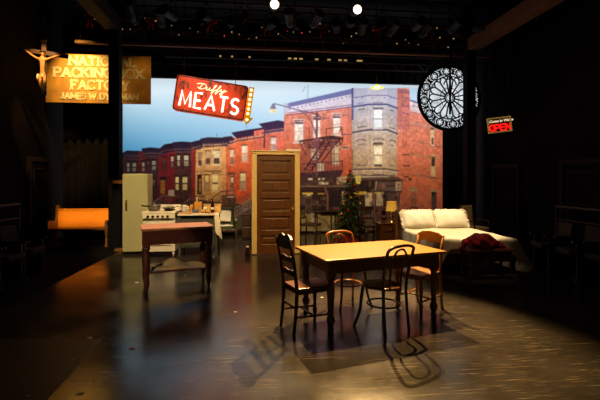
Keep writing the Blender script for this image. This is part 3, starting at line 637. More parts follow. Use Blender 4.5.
def slab_text(b, s, x0, z0, h, width, y, d=.012, w=.25, serif=.42):
    """slab lettering; x to the right, z up, standing out towards -y"""
    kx = width/textw(s); x = x0
    for c in s:
        gw, st_, se = G[c]
        for pl in st_:
            for (a, a2), (e, e2) in zip(pl[:-1], pl[1:]): seg_box(b, (x+a*kx, z0+a2*h), (x+e*kx, z0+e2*h), w*h, y, d, .06*h)
        for (sx, sz) in se: seg_box(b, (x+(sx-serif/2)*kx, z0+sz*h), (x+(sx+serif/2)*kx, z0+sz*h), .17*h, y, d)
        x += (gw+.22)*kx

# ------------------------------------------------------------------ packing-box sign
def img(px, py, Y): s = F/Y; return Vector(((px-300)/s, Y, H-(py-HY)/s))
def cables(b, pts, z1=6.3, r=.006):
    for p in pts: b.tube([p, (p[0], p[1], z1)], r, 5)
sg = thing('factory_sign', 'ochre signboard lettered NATIONAL PACKING BOX FACTORY, behind the left pillar', 'sign', (-4.95, 9.86, 4.02), TH)
b = MB(); b.box((0, 0, 0), (2.46, .05, 1.19)); 
b.build('board', 'board', sg, bevel=.004)
for s, x, z, h, w in (('NATIONAL', -.70, .33, .20, 1.55), ('PACKING', -1.05, .04, .21, 1.34), ('BOX', .43, .04, .21, .60), ('FACTORY', -.65, -.26, .21, 1.34), ('JAMES', -.90, -.50, .14, .58), ('W.', -.24, -.50, .14, .21), ('DYNEMAN', .02, -.50, .14, .88)):
    b = MB(); slab_text(b, s, x+.02, z, h, w, -.026); o = b.build('lettering', 'signletter', sg)
b = MB(); cables(b, [(-1.1, 0, .59), (1.1, 0, .59)], 2.9); b.build('hanging_cable', 'cable', sg)

# ------------------------------------------------------------------ crucifix
cx = thing('crucifix', 'dark wooden crucifix with a pale carved figure, hanging in front of the ochre signboard', 'crucifix', (-5.13, 8.0, 3.26), TH+.12)
b = MB(); b.box((0, .03, .58), (.085, .05, 1.2)); b.build('upright', 'crosswood', cx, bevel=.004)
b = MB(); b.box((0, .03, .83), (.88, .05, .085), ry=.10); b.build('crossbeam', 'crosswood', cx, bevel=.004)
b = MB(); b.box((0, -.005, 1.06), (.12, .015, .05)); b.build('plaque', 'linen', cx, bevel=.003)
# one continuous carved body: joints and radii grown with a skin
def skin(name, pts, edges, radii, m, parent, root=0, sub=2):
    me = bpy.data.meshes.new(name); me.from_pydata(pts, edges, []); o = bpy.data.objects.new(name, me); C.objects.link(o); o.parent = parent
    me.materials.append(M[m]); sk = o.modifiers.new('skin', 'SKIN'); sk.use_smooth_shade = True
    for i, r in enumerate(radii):
        v = me.skin_vertices[0].data[i]; v.radius = (r, r*.85) if not isinstance(r, tuple) else r; v.use_root = (i == root)
    u = o.modifiers.new('sub', 'SUBSURF'); u.levels = u.render_levels = sub; return o
y = -.045
J = [(0, y, .36), (0, y-.012, .46), (.005, y-.02, .58), (0, y-.02, .68), (.008, y-.035, .735), (.02, y-.055, .79), (.025, y-.058, .83),
     (-.085, y-.01, .685), (-.20, y, .76), (-.335, y+.01, .865), (-.37, y+.012, .885), (.085, y-.01, .685), (.20, y, .745), (.335, y+.01, .80), (.37, y+.012, .815),
     (-.038, y, .33), (-.035, y-.04, .18), (-.02, y-.01, .03), (-.012, y-.05, -.02), (.042, y, .33), (.042, y-.045, .18), (.02, y-.015, .04), (.012, y-.055, -.015)]
E = [(0, 1), (1, 2), (2, 3), (3, 4), (4, 5), (5, 6), (3, 7), (7, 8), (8, 9), (9, 10), (3, 11), (11, 12), (12, 13), (13, 14), (0, 15), (15, 16), (16, 17), (17, 18), (0, 19), (19, 20), (20, 21), (21, 22)]
RR = [.048, .04, .05, .046, .022, .038, .032, .030, .022, .016, .014, .030, .022, .016, .014, .038, .028, .02, .014, .038, .028, .02, .014]
fig = skin('carved_figure', J, E, RR, 'corpus', cx)
b = MB(); b.lathe([(.05, -.045), (.055, -.02), (.052, .015), (.05, .025)], 14, (0, y, .36), Matrix.Diagonal((1, .8, 1, 1))); b.tube([(-.07, y-.02, .38), (-.085, y-.02, .31), (-.082, y-.015, .24)], [.02, .022, .010], 8); b.build('loincloth', 'cloth2', fig)
b = MB(); b.tube([(-.02+.045*math.cos(2*PI*k/12)+.045, y-.058+.04*math.sin(2*PI*k/12), .818) for k in range(12)], .01, 6, True); b.build('crown', 'crosswood', fig)
b = MB(); cables(b, [(0, .03, 1.17)], 3.05); b.build('hanging_cable', 'cable', cx)

# ------------------------------------------------------------------ MEATS sign
ms = thing('meat_shop_sign', 'tilted rusty red lit sign reading Duffy MEATS with a yellow bulb arrow', 'sign', (-1.935, 8.72, 3.315), TH)
roll = Matrix.Rotation(R(8.2), 4, 'Y'); ms.scale = (.955, .955, .955)
def rot_build(b, name, m, parent, **k):
    b.v = [tuple(roll @ Vector(v)) for v in b.v]; return b.build(name, m, parent, **k)
def rrect(w, h, r, n=6):
    o = []
    for cx_, cy_, a in ((w/2-r, h/2-r, 0), (-w/2+r, h/2-r, 90), (-w/2+r, -h/2+r, 180), (w/2-r, -h/2+r, 270)): o += arc(cx_, cy_, r, r, a, a+90, n)
    return o
XZ = Matrix.Rotation(PI/2, 4, 'X')          # local xy -> xz, thickness towards -y
b = MB(); b.prism(rrect(1.61, .80, .07), -.10, .10, XZ); rot_build(b, 'sign_box', 'rustred', ms, bevel=.008)
b = MB(); b.tube([(x, -.10, z) for x, z in rrect(1.57, .76, .06)], .012, 6, True); rot_build(b, 'rim', 'opendark', ms)
# block letters
wid = {'M': .235, 'E': .15, 'A': .215, 'T': .18, 'S': .165}; x = -.655
for c in 'MEATS':
    b = MB(); gw, st_, _ = G[c]; k = wid[c]/gw
    if c == 'M': st_ = [[(0, 0), (.1, 1), (.475, .15), (.85, 1), (.95, 0)]]
    for pl in st_: b.tube([(x+p[0]*k, -.135, -.29+p[1]*.34) for p in pl], .025, 8)
    rot_build(b, 'letter', 'neon', ms); x += wid[c]+.088
# script word
sc1 = [(.02, .10), (.10, .03), (.22, .0), (.34, .05), (.42, .16), (.40, .28), (.28, .35), (.10, .36), (-.02, .32), (-.05, .27)]
sc2 = [(.22, .36), (.17, .18), (.12, .02)]
sc3 = [(.48, .18), (.46, .06), (.50, .0), (.58, .04), (.63, .18), (.61, .06), (.64, .0), (.72, .03), (.82, .14), (.90, .34), (.88, .40), (.84, .34), (.80, .06), (.76, -.14), (.80, -.18), (.86, -.02), (.92, .06), (1.02, .14), (1.12, .34), (1.10, .40), (1.06, .34), (1.01, .06), (.97, -.14), (1.01, -.18), (1.07, -.02), (1.16, .10), (1.22, .18), (1.20, .06), (1.25, .02), (1.34, .08), (1.38, .18), (1.34, .0), (1.26, -.16), (1.20, -.17), (1.24, -.06), (1.40, .06), (1.5, .12)]
def smooth(p, n=4):
    o = []
    for i in range(len(p)-1):
        p0, p1, p2, p3 = p[max(i-1, 0)], p[i], p[i+1], p[min(i+2, len(p)-1)]
        for k in range(n):
            t = k/n; o.append(tuple(.5*((2*b1)+(-a+c1)*t+(2*a-5*b1+4*c1-d)*t*t+(-a+3*b1-3*c1+d)*t**3) for a, b1, c1, d in zip(p0, p1, p2, p3)))
    return o+[p[-1]]
b = MB()
for pl in (sc1, sc2, sc3): b.tube([(-.33+p[0]*.44+p[1]*.07, -.118, .155+p[1]*.34) for p in smooth(pl)], .0105, 6)
rot_build(b, 'script_lettering', 'neonthin', ms)
# arrow with bulbs
ar = [(.865, .40), (.865, -.30), (.80, -.30), (.925, -.47), (1.05, -.30), (.985, -.30), (.985, .40)]
b = MB(); b.prism(ar, -.06, .05, Matrix.Translation((-.055, 0, 0)) @ XZ); a_ = rot_build(b, 'arrow', 'arrow', ms, bevel=.004)
pts = [(.87, z) for z in (.33, .22, .11, 0, -.11, -.22)]+[(.87, -.36)]
for p in pts:
    b = MB(); b.ball((p[0], -.062, p[1]), .026, 10); rot_build(b, 'bulb', 'bulb', a_)
b = MB(); cables(b, [(-.6, 0, .46), (.55, 0, .34)], 2.85, .008); b.build('hanging_cable', 'cable', ms)

# ------------------------------------------------------------------ OPEN sign
os_ = thing('open_sign', 'small yellow-edged sign with red letters OPEN on the dark right side', 'sign', (4.49, 9.02, 2.78), TH-.2)
roll = Matrix.Rotation(R(-6.5), 4, 'Y')
b = MB(); b.box((0, 0, 0), (.50, .04, .32)); rot_build(b, 'sign_face', 'opendark', os_, bevel=.004)
b = MB()
for s in (-1, 1): b.box((s*.245, -.02, 0), (.028, .03, .335)); b.box((0, -.02, s*.158), (.50, .03, .028))
rot_build(b, 'border', 'openborder', os_)
x = -.215
for c in 'OPEN':
    b = MB(); gw, st_, _ = G[c]; k = .092/gw
    for pl in st_:
        for (a, a2), (e, e2) in zip(pl[:-1], pl[1:]): seg_box(b, (x+a*k, -.125+a2*.13), (x+e*k, -.125+e2*.13), .032, -.022, .012, .012)
    rot_build(b, 'letter', 'openred', os_); x += .116
def fonttext(s, size, shear=.25):
    cu = bpy.data.curves.new('txt', 'FONT'); cu.body = s; cu.size = size; cu.shear = shear; cu.extrude = .004; cu.offset = size*.022
    o = bpy.data.objects.new('txt', cu); C.objects.link(o); dg = bpy.context.evaluated_depsgraph_get(); dg.update()
    me = bpy.data.meshes.new_from_object(o.evaluated_get(dg)); r = ([tuple(v.co) for v in me.vertices], [tuple(p.vertices) for p in me.polygons])
    bpy.data.objects.remove(o); bpy.data.curves.remove(cu); bpy.data.meshes.remove(me); return r
tv_, tf_ = fonttext("Come in We're", .082)
b = MB(); b.add(tv_, tf_, Matrix.Translation((-.222, -.028, .062)) @ XZ); rot_build(b, 'script_lettering', 'opencream', os_)
b = MB(); cables(b, [(-.2, 0, .17), (.2, 0, .2)], 3.5, .005); b.build('hanging_cable', 'cable', os_)

# ------------------------------------------------------------------ rose window
rw = thing('rose_window', 'round white glass rose window with black tracery hanging at the right', 'window', (4.05, 10.85, 3.76), TH)
rw.scale = (1.04, 1.04, 1.04)
b = MB(); b.lathe([(.80, -.008), (.80, .008)], 48, (0, .0, 0), XZ); b.build('glass', 'roseglass', rw)
b = MB(); b.tube([(.83*math.cos(2*PI*k/64), 0, .83*math.sin(2*PI*k/64)) for k in range(64)], .045, 10, True); b.build('rim', 'black', rw)
b = MB()
def ring(cx_, cz, r, w=.013, n=24):
    w *= 1.3; b.tube([(cx_+r*math.cos(2*PI*k/n), -.02, cz+r*math.sin(2*PI*k/n)) for k in range(n)], w, 6, True)
ring(0, 0, .13, .02); ring(0, 0, .085, .008); ring(0, 0, .56, .012, 40)
for k in range(16):
    a = 2*PI*(k+.5)/16; ca_, sa = math.cos(a), math.sin(a)
    b.tube([(.14*ca_, -.02, .14*sa), (.47*ca_, -.02, .47*sa)], .019, 6)
    a2 = 2*PI*k/16; a0, a1 = a2-PI/16, a2+PI/16
    b.tube([(.47*math.cos(a0), -.02, .47*math.sin(a0)), (.53*math.cos(a0+.09), -.02, .53*math.sin(a0+.09)), (.56*math.cos(a2), -.02, .56*math.sin(a2)), (.53*math.cos(a1-.09), -.02, .53*math.sin(a1-.09)), (.47*math.cos(a1), -.02, .47*math.sin(a1))], .018, 6)
    b.tube([(.23*math.cos(a0), -.02, .23*math.sin(a0)), (.27*math.cos(a2), -.02, .27*math.sin(a2)), (.23*math.cos(a1), -.02, .23*math.sin(a1))], .008, 6)
for k in range(12):
    a = 2*PI*(k+.25)/12; ring(.69*math.cos(a), .69*math.sin(a), .098, .016, 18)
    for q in range(6): aa_ = a+2*PI*q/6; ring(.69*math.cos(a)+.075*math.cos(aa_), .69*math.sin(a)+.075*math.sin(aa_), .03, .006, 8)
    a2 = a+PI/12
    for q in (-1, 0, 1): b.tube([(.60*math.cos(a2+q*.09), -.02, .60*math.sin(a2+q*.09)), (.70*math.cos(a2), -.02, .70*math.sin(a2)), (.79*math.cos(a2+q*.10), -.02, .79*math.sin(a2+q*.10))], .017, 6)
    b.tube([(.70*math.cos(a2-.11), -.02, .70*math.sin(a2-.11)), (.70*math.cos(a2+.11), -.02, .70*math.sin(a2+.11))], .01, 6)
b.build('tracery', 'black', rw)
b = MB(); cables(b, [(-.5, 0, .7), (.5, 0, .7)], 2.5, .008); b.build('hanging_cable', 'cable', rw)
b = MB(); b.tube([(3.92, 10.45, 3.25), (3.92, 10.45, 6.3)], .03, 8); b.tube([(3.92+.16*math.cos(R(a)), 10.45, 4.18+.16*math.sin(R(a))-.16) for a in range(0, 181, 20)], .018, 6)
o = b.build('hanging_pole', 'black'); tag(o, 'thin black vertical pole hanging in front of the round rose window', 'pole')
# ------------------------------------------------------------------ overhead: pipes, lamps, railing, garlands
def spotlight(label, loc, rz, tilt, lit=False, hang=.3, group=None, size=1.0):
    t = thing('stage_spotlight', label, 'stage light', loc, rz, group)
    R_ = Matrix.Rotation(tilt, 4, 'X')
    def bb(b, name, m, par=t): b.v = [tuple(R_ @ Vector((v[0]*size, v[1]*size, v[2]*size))) for v in b.v]; return b.build(name, m, par)
    b = MB(); b.lathe([(.03, .18), (.09, .15), (.105, .05), (.105, -.20), (.115, -.20), (.115, -.215), (.10, -.215), (.095, -.12)], 16, (0, 0, 0), Matrix.Rotation(PI/2*-1, 4, 'X') @ Matrix.Diagonal((1, 1, 1, 1)))
    bb(b, 'lamp_housing', 'blackmetal')
    b = MB(); b.lathe([(.088, -.185), (.06, -.197), (.001, -.2)], 16, (0, 0, 0), Matrix.Rotation(-PI/2, 4, 'X')); bb(b, 'lens', 'lens' if lit else 'bottle')
    if lit:
        b = MB(); b.lathe([(.105, -.20), (.092, -.21), (.088, -.19)], 18, (0, 0, 0), Matrix.Rotation(-PI/2, 4, 'X'), False); bb(b, 'lens_ring', 'lensring')
    b = MB(); w = .135*size; b.tube([(-w, 0, 0), (-w, 0, .14), (-w*.7, 0, hang-.06), (w*.7, 0, hang-.06), (w, 0, .14), (w, 0, 0)], .01, 6); b.build('yoke', 'blackmetal', t)
    b = MB(); b.tube([(0, 0, hang-.07), (0, 0, hang+.03)], .022, 8); b.build('clamp', 'steel' if random.random() < .2 else 'blackmetal', t)
    return t
def across(name, b_off, z, r, label, a0=-5.2, a1=5.6, m='pipe'):
    t = thing(name, label, 'pipe'); b = MB(); b.tube([(*st(a0, b_off), z), (*st(a1, b_off), z)], r, 10); b.build('bar', m, t)
    b = MB()
    for a in (a0+.6, a0*.35, a1*.35, a1-.6): b.tube([(*st(a, b_off), z), (*st(a, b_off), 6.3)], .008, 5)
    b.build('hanging_cable', 'cable', t); return t
across('lighting_pipe', -.72, 5.42, .025, 'nearest overhead lighting pipe, carrying the two glowing lamps')
across('lighting_pipe', .05, 5.46, .025, 'overhead lighting pipe just behind the two glowing lamps')
across('lighting_pipe', .62, 5.55, .025, 'overhead lighting pipe directly in front of the garlanded railing')
ORD = ['first', 'second', 'third', 'fourth', 'fifth', 'sixth', 'seventh', 'eighth', 'ninth', 'tenth', 'eleventh', 'twelfth', 'thirteenth', 'fourteenth']
# the two glowing lamps that face the house
LAMP = []
for lab, (ipx, ipy), Y in (('left of the two glowing round spotlights at the top', (274, 6), 8.2), ('right of the two glowing round spotlights at the top', (355, 11), 8.38)):
    p = img(ipx, ipy, Y); spotlight('glowing spotlight, '+lab, p, TH+.02, R(14), True, 5.42-p.z); LAMP.append(p)
for row, (bo, zp, aa_, tl_) in enumerate(((.05, 5.46, [-4.4, -3.6, -2.75, -2.0, -1.25, -.3, .4, 1.15, 2.0, 2.8, 3.6, 4.3], -.7), (.62, 5.55, [-3.9, -3.1, -2.3, -1.6, -.7, .1, .9, 1.7, 2.45, 3.2, 4.0], .5))):
    for i, a in enumerate(aa_):
        x, y = st(a+random.uniform(-.1, .1), bo); hg = .30
        spotlight('unlit black spotlight, %s from the left on the %s' % (ORD[i], ('pipe behind the glowing lamps', 'pipe before the garlanded railing')[row]), (x, y, zp-hg), TH+random.uniform(-.6, .6), random.uniform(-.7, .7), False, hg, 'unlit stage spotlights overhead', 1.05)
# railing beam that joins the pillars
rl = thing('balcony_railing', 'long brown railing beam high across the stage between the two pillars', 'railing', (*st(0, 1.22), 0), TH)
b = MB(); b.box((0, 0, 4.86), (10.6, .12, .07)); b.build('bottom_beam', 'beam', rl, bevel=.006)
b = MB(); b.box((0, 0, 5.55), (10.6, .08, .05)); b.build('top_rail', 'pipe', rl, bevel=.004)
b = MB()
for k in range(8): b.tube([(-5.2+k*1.485, 0, 4.9), (-5.2+k*1.485, 0, 5.53)], .02, 6)
b.build('rail_post', 'pipe', rl)
b = MB(); b.tube([(-5.2, 0, 5.2), (5.3, 0, 5.2)], .012, 6); b.build('mid_rail', 'pipe', rl)
b = MB(); cables(b, [(-5, 0, 5.55), (0, 0, 5.55), (5, 0, 5.55)], 6.3, .02); b.build('hanger', 'pipe', rl)
# garlands with bows and little bulbs, glowing dots that also stand in for glints
def garland(i, a0, a1):
    x0, y0 = st((a0+a1)/2, 1.12); t = thing('garland', 'dark green garland swag with bulbs and added glints on the railing, %s from the left' % ORD[i], 'garland', (x0, y0, 5.30), TH, 'garland swags along the railing')
    L = a1-a0; P = [(-L/2+L*k/14, -.03, .12-.34*(1-(2*k/14-1)**2)) for k in range(15)]
    b = MB(); rr = random.Random(i)
    for k in range(260):
        u = rr.random()*14; j = min(13, int(u)); f = u-j; p = Vector(P[j]).lerp(Vector(P[j+1]), f)
        d = Vector((rr.uniform(-1, 1), rr.uniform(-1, 1), rr.uniform(-1, 1))).normalized()*rr.uniform(.06, .11); w = Vector((rr.uniform(-1, 1), rr.uniform(-1, 1), rr.uniform(-1, 1)))*.02
        b.add([p-w, p+w, p+d], [(0, 1, 2)])
    b.tube(P, .028, 6); b.build('greenery', 'garland', t)
    for k in range(7):
        p = P[1+2*k] if k < 7 else P[-1]; q = (p[0]+rr.uniform(-.06, .06), -.12, p[2]+rr.uniform(-.15, .16)); b = MB(); b.ball(q, rr.choice((.010, .013, .018)), 8)
        b.build('glint_bulb', 'reddot' if rr.random() < .22 else 'warmdot', t)
gs = [-4.9, -3.5, -2.1, -.7, .7, 2.1, 3.5, 4.9]
for i in range(7): garland(i, gs[i]+.04, gs[i+1]-.04)
for i, a in enumerate(gs):
    x, y = st(a, 1.03); t = thing('ribbon_bow', 'red ribbon bow on the railing, %s from the left' % ORD[i], 'bow', (x, y, 5.40), TH, 'red bows along the railing')
    b = MB(); b.tube([(0, 0, 0), (-.10, -.02, .06), (-.13, -.02, 0), (-.09, -.02, -.05), (0, 0, 0), (.10, -.02, .06), (.13, -.02, 0), (.09, -.02, -.05), (0, 0, 0)], .022, 6, flat=.5); b.build('loops', 'bow', t)
    b = MB(); b.tube([(0, 0, 0), (-.04, -.02, -.14), (-.07, -.01, -.26)], .028, 6, flat=.35); b.tube([(0, 0, 0), (.04, -.02, -.13), (.06, -.01, -.24)], .028, 6, flat=.35); b.build('tails', 'bow', t)
# far side of the railing: light strip, dark truss and bits of cable
across('lighting_pipe', 1.75, 5.28, .03, 'overhead pipe behind the garlanded railing, above the row of small lights')
ls = thing('light_strip', 'row of tiny warm lights on a dark bar above the border curtain', 'light', (*st(0, 1.62), 0), TH)
b = MB(); b.box((.2, 0, 4.74), (7.0, .08, .1)); b.build('bar', 'blackmetal', ls, bevel=.004)
for x in (-1.9, -1.6, -1.15, -.1, .05, .2, .62, .95, 1.25, 1.4, 1.75, 1.82): 
    b = MB(); b.box((x, -.05, 4.74), (.085 if -.3 < x < 1.9 else .05, .02, .04)); b.build('light', 'warmdot', ls)
b = MB(); cables(b, [(-3, 0, 4.79), (0.2, 0, 4.79), (3.4, 0, 4.79)]); b.build('hanging_cable', 'cable', ls)
tt = thing('truss', 'dark lattice truss hanging behind the garlanded railing', 'truss', (*st(0, 2.0), 0), TH)
b = MB()
for z in (4.62, 5.0): b.tube([(-4.3, 0, z), (4.3, 0, z)], .022, 8)
b.build('chord', 'pipe', tt); b = MB()
for k in range(22): b.tube([(-4.3+k*.385, 0, 4.62 if k % 2 else 5.0), (-4.3+(k+1)*.385, 0, 5.0 if k % 2 else 4.62)], .012, 6)
b.build('brace', 'pipe', tt); b = MB(); cables(b, [(-4, 0, 5.0), (0, 0, 5.0), (4, 0, 5.0)]); b.build('hanging_cable', 'cable', tt)
for i, (a, d) in enumerate(((-2.05, .3), (-1.6, -.25), (-.95, .3), (-.5, -.3), (.55, .25), (1.35, -.3), (1.9, .28), (2.5, -.3), (3.2, .3))):
    x, y = st(a, 1.5); b = MB(); b.tube([(0, 0, 0), (d*.35, 0, -.16), (d, .02, -.36)], .011, 6); o = b.build('drooping_cable', 'pipe'); o.location = (x, y, 5.22); o.rotation_euler = (0, 0, TH)
    tag(o, 'grey cable drooping under the railing, %s from the left' % ORD[i], 'cable', 'cables drooping under the railing')
# pendant lamp
p = img(377, 87.2, 10.6); PENDANT_Z = p.z
pl = thing('pendant_lamp', 'small yellow enamel pendant lamp glowing in front of the top of the backdrop', 'lamp', p, 0)
b = MB(); b.lathe([(.165, -.02), (.16, -.01), (.11, .012), (.04, .03), (.025, .07), (.001, .075)], 20, cap=False); b.build('shade', 'pendant', pl)
b = MB(); b.ball((0, 0, -.008), .055, 12, (1.3, 1.3, .5)); b.build('bulb', 'bulb', pl)
b = MB(); cables(b, [(0, 0, .07)], 6.3-p.z, .006); b.build('cord', 'cable', pl)

# ------------------------------------------------------------------ left: pew, stand, seats, rail
pw = thing('church_pew', 'honey-oak church pew lit orange against the black curtain at the left', 'pew', (-5.08, 9.25, .007), TH)
L = 1.24
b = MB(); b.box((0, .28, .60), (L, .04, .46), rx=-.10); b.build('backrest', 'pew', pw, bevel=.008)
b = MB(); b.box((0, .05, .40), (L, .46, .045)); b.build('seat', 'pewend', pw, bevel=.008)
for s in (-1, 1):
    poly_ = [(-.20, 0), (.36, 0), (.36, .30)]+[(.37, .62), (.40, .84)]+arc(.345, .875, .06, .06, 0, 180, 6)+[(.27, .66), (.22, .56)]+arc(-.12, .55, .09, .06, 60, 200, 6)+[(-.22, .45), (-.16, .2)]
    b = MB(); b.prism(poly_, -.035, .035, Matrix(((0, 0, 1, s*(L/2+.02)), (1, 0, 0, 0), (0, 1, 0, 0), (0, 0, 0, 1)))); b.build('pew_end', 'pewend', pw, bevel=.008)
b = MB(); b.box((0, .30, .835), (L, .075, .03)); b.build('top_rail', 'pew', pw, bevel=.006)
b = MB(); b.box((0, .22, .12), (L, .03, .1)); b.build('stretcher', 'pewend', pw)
fs_ = thing('wooden_stand', 'slender wooden stand with a crossbar leaning against the left pillar', 'stand', (-3.87, 8.66, 0), TH)
b = MB(); b.box((0, 0, .03), (.24, .16, .06)); b.build('base', 'pewend', fs_, bevel=.006)
b = MB(); b.tube([(.045, 0, .05), (.045, 0, 1.46)], .016, 8); b.build('post', 'pew', fs_)
b = MB(); b.box((-.02, 0, 1.50), (.30, .06, .075)); b.build('crossbar', 'pewend', fs_, bevel=.006)
def seat_proto():
    t = thing('theatre_seat', '', 'seat')        # local: faces +x, width along y
    b = MB(); b.box((-.27, 0, .56), (.09, .46, .50), ry=-.16); b.build('backrest', 'seatcloth', t, bevel=.03)
    b = MB(); b.box((0, 0, .40), (.42, .44, .10), ry=-.06); b.build('seat_cushion', 'seatcloth', t, bevel=.035)
    for s in (-1, 1):
        b = MB(); b.box((.0, s*.255, .585), (.40, .055, .045)); b.build('armrest', 'seatplastic', t, bevel=.02)
        b = MB(); b.box((-.02, s*.255, .28), (.30, .035, .56)); b.box((-.02, s*.255, .015), (.36, .06, .03)); b.build('side_panel', 'seatplastic', t, bevel=.006)
    return t
sp = seat_proto(); spots = []
for i, (x, y) in enumerate(((-4.40, 6.42), (-4.336, 5.83), (-4.272, 5.24))): spots.append((x, y, TH*1.0, 'empty charcoal theatre seat at the left edge, %s' % ('farthest from the viewer', 'middle one of three', 'nearest the viewer, cut by the frame')[i]))
for i, (x, y) in enumerate(((4.32, 6.95), (4.384, 6.36), (4.448, 5.77), (4.512, 5.18))): spots.append((x, y, PI-TH*1.0, 'empty dark theatre seat at the right edge, %s from the bed' % ('nearest', 'second', 'third', 'farthest')[i]))
for i, (x, y, r, lab) in enumerate(spots): place(sp if i == 0 else copy_tree(sp), (x, y, 0), r, lab, 'audience seats at the left' if x < 0 else 'audience seats at the right')
def handrail(lab, p, q, z):
    d = Vector((q[0]-p[0], q[1]-p[1], 0)); t = thing('handrail', lab, 'railing', (p[0], p[1], 0), math.atan2(d.y, d.x)); L = d.length
    b = MB(); b.tube([(0, 0, z), (L, 0, z)], .022, 8); b.build('rail', 'pipe', t)
    b = MB(); b.tube([(0, 0, z-.25), (L, 0, z-.25)], .012, 8); b.build('lower_rail', 'pipe', t)
    for x in (.02, L/2, L-.02): b = MB(); b.tube([(x, 0, 0), (x, 0, z)], .018, 8); b.build('post', 'pipe', t)
handrail('dark metal handrail behind the seats at the left edge', (-5.15, 7.35), (-5.0, 5.6), 1.10)
handrail('dark metal handrail behind the seats at the right edge', (5.05, 7.9), (5.3, 5.6), 1.02)

# ------------------------------------------------------------------ kitchen corner
lk = thing('steel_cupboard', 'tall pale green metal cupboard beside the left pillar', 'cupboard', (-3.395, 8.23, 0), TH)
b = MB(); b.box((0, .21, .86), (.50, .40, 1.62)); b.build('body', 'sage', lk, bevel=.012)
b = MB(); b.box((0, -.003, .86), (.485, .02, 1.585)); d_ = b.build('door', 'sage', lk, bevel=.006)
b = MB(); b.tube([(-.165, -.012, .93), (-.165, -.05, .95), (-.165, -.05, 1.08), (-.165, -.012, 1.10)], .011, 8); b.box((-.165, -.016, 1.015), (.035, .008, .22)); b.build('handle', 'brass', d_)
b = MB(); b.box((0, .21, .025), (.46, .36, .05)); b.build('plinth', 'black', lk)
stv = thing('kitchen_stove', 'old white enamel kitchen stove between the green cupboard and the counter', 'stove', (-2.79, 7.90, 0), TH)
b = MB(); b.box((0, .31, .50), (.62, .58, .76)); b.build('body', 'white', stv, bevel=.012)
b = MB(); b.box((0, .30, .895), (.66, .62, .04)); b.build('cooktop', 'white', stv, bevel=.01)
b = MB(); b.box((0, .585, .965), (.66, .04, .11)); b.build('backguard', 'white', stv, bevel=.01)
b = MB(); b.box((0, .0, .825), (.62, .06, .09)); cp = b.build('control_panel', 'white', stv, bevel=.008)
for k in range(5):
    b = MB(); b.lathe([(.023, 0), (.021, .035), (.001, .036)], 12, (-.2+k*.095, -.03, .822), XZ); b.build('knob', 'black', cp)
b = MB(); b.box((0, .012, .47), (.50, .03, .44)); od = b.build('oven_door', 'white', stv, bevel=.008)
b = MB(); b.box((0, -.004, .36), (.22, .01, .15)); b.build('oven_window', 'bottle', od, bevel=.003)
b = MB(); b.tube([(-.2, -.003, .57), (-.2, -.035, .57), (.2, -.035, .57), (.2, -.003, .57)], .009, 8); b.build('handle', 'steel', od)
for x, y_ in ((-.27, .06), (.27, .06), (-.27, .56), (.27, .56)): b = MB(); b.lathe([(.015, 0), (.022, .13)], 8, (x, y_, 0)); b.build('leg', 'white', stv)
for x, y_ in ((-.15, .17), (.15, .17), (-.15, .43), (.15, .43)): b = MB(); b.tube([(x+.075*math.cos(2*PI*k/14), y_+.075*math.sin(2*PI*k/14), (.923)) for k in range(14)], .008, 6, True); b.box((x, y_, (.923)), (.15, .012, .012)); b.box((x, y_, (.923)), (.012, .15, .012)); b.build('burner_grate', 'black', stv)
def onto(root, x, y, z): c, s = math.cos(root.rotation_euler.z), math.sin(root.rotation_euler.z); return (root.location.x+c*x-s*y, root.location.y+s*x+c*y, root.location.z+z)
pt = thing('cooking_pot', 'large grey pot with a long handle on the left of the stove', 'pot', onto(stv, -.13, .18, .931), .3)
b = MB(); b.lathe([(.10, 0), (.115, .015), (.12, .085), (.127, .09), (.127, .10), (.113, .10), (.108, .02), (.001, .015)], 20); b.build('pot_body', 'pot', pt)
b = MB(); b.lathe([(.124, .10), (.09, .118), (.02, .125), (.001, .126)], 20); b.lathe([(.012, .12), (.022, .14), (.02, .15), (.001, .152)], 10); b.build('lid', 'pot', pt)
b = MB(); b.tube([(-.115, 0, .075), (-.19, -.02, .09), (-.24, -.025, .098)], .012, 8); b.build('handle', 'black', pt)
pn = thing('frying_pan', 'dark frying pan on the right of the stove', 'pan', onto(stv, .15, .2, .931), -.5)
b = MB(); b.lathe([(.085, 0), (.115, .05), (.122, .055), (.115, .06), (.082, .012), (.001, .01)], 20); b.build('pan_body', 'pot', pn)
b = MB(); b.tube([(.11, 0, .045), (.22, 0, .075), (.27, 0, .08)], .011, 8, flat=.6); b.build('handle', 'black', pn)
b = MB(); b.ball((0, 0, .03), .055, 10, (1, 1, .5)); o = b.build('green_cabbage', mat('green_leaf', (.22, .24, .07), .6, noise=.3, scale=20)); tag(o, 'green vegetable lying in the dark frying pan', 'vegetable'); o.location = onto(stv, .15, .2, .955)
cn = thing('kitchen_counter', 'pale-topped grey kitchen counter in front of the row-house picture', 'counter', (-2.04, 7.98, 0), TH)
b = MB(); b.box((0, .33, .845), (.80, .66, .035)); b.build('worktop', 'countertop', cn, bevel=.006)
b = MB(); b.box((-.04, .35, .50), (.72, .52, .64)); b.build('cabinet', 'counter', cn, bevel=.006)
for s in (-1, 1):
    b = MB(); b.box((-.04+s*.18, .085, .50), (.33, .02, .56)); dd = b.build('door', 'counter', cn, bevel=.005)
    b = MB(); b.ball((-.04+s*.05, .065, .55), .016, 10); b.build('knob', 'brass', dd)
for x in (-.365, .36):
    for y_ in (.05, .61): b = MB(); b.box((x, y_, .41), (.05, .05, .82), taper=.8); b.build('leg', 'counter', cn, bevel=.004)
CT_Z = .8625
def item(name, lab, cat, x, y, rz=0): return thing(name, lab, cat, onto(cn, x, y, CT_Z+.0015), rz)
t = item('food_tin', 'tall orange tin standing at the middle of the kitchen counter', 'tin', -.06, .50, .25)
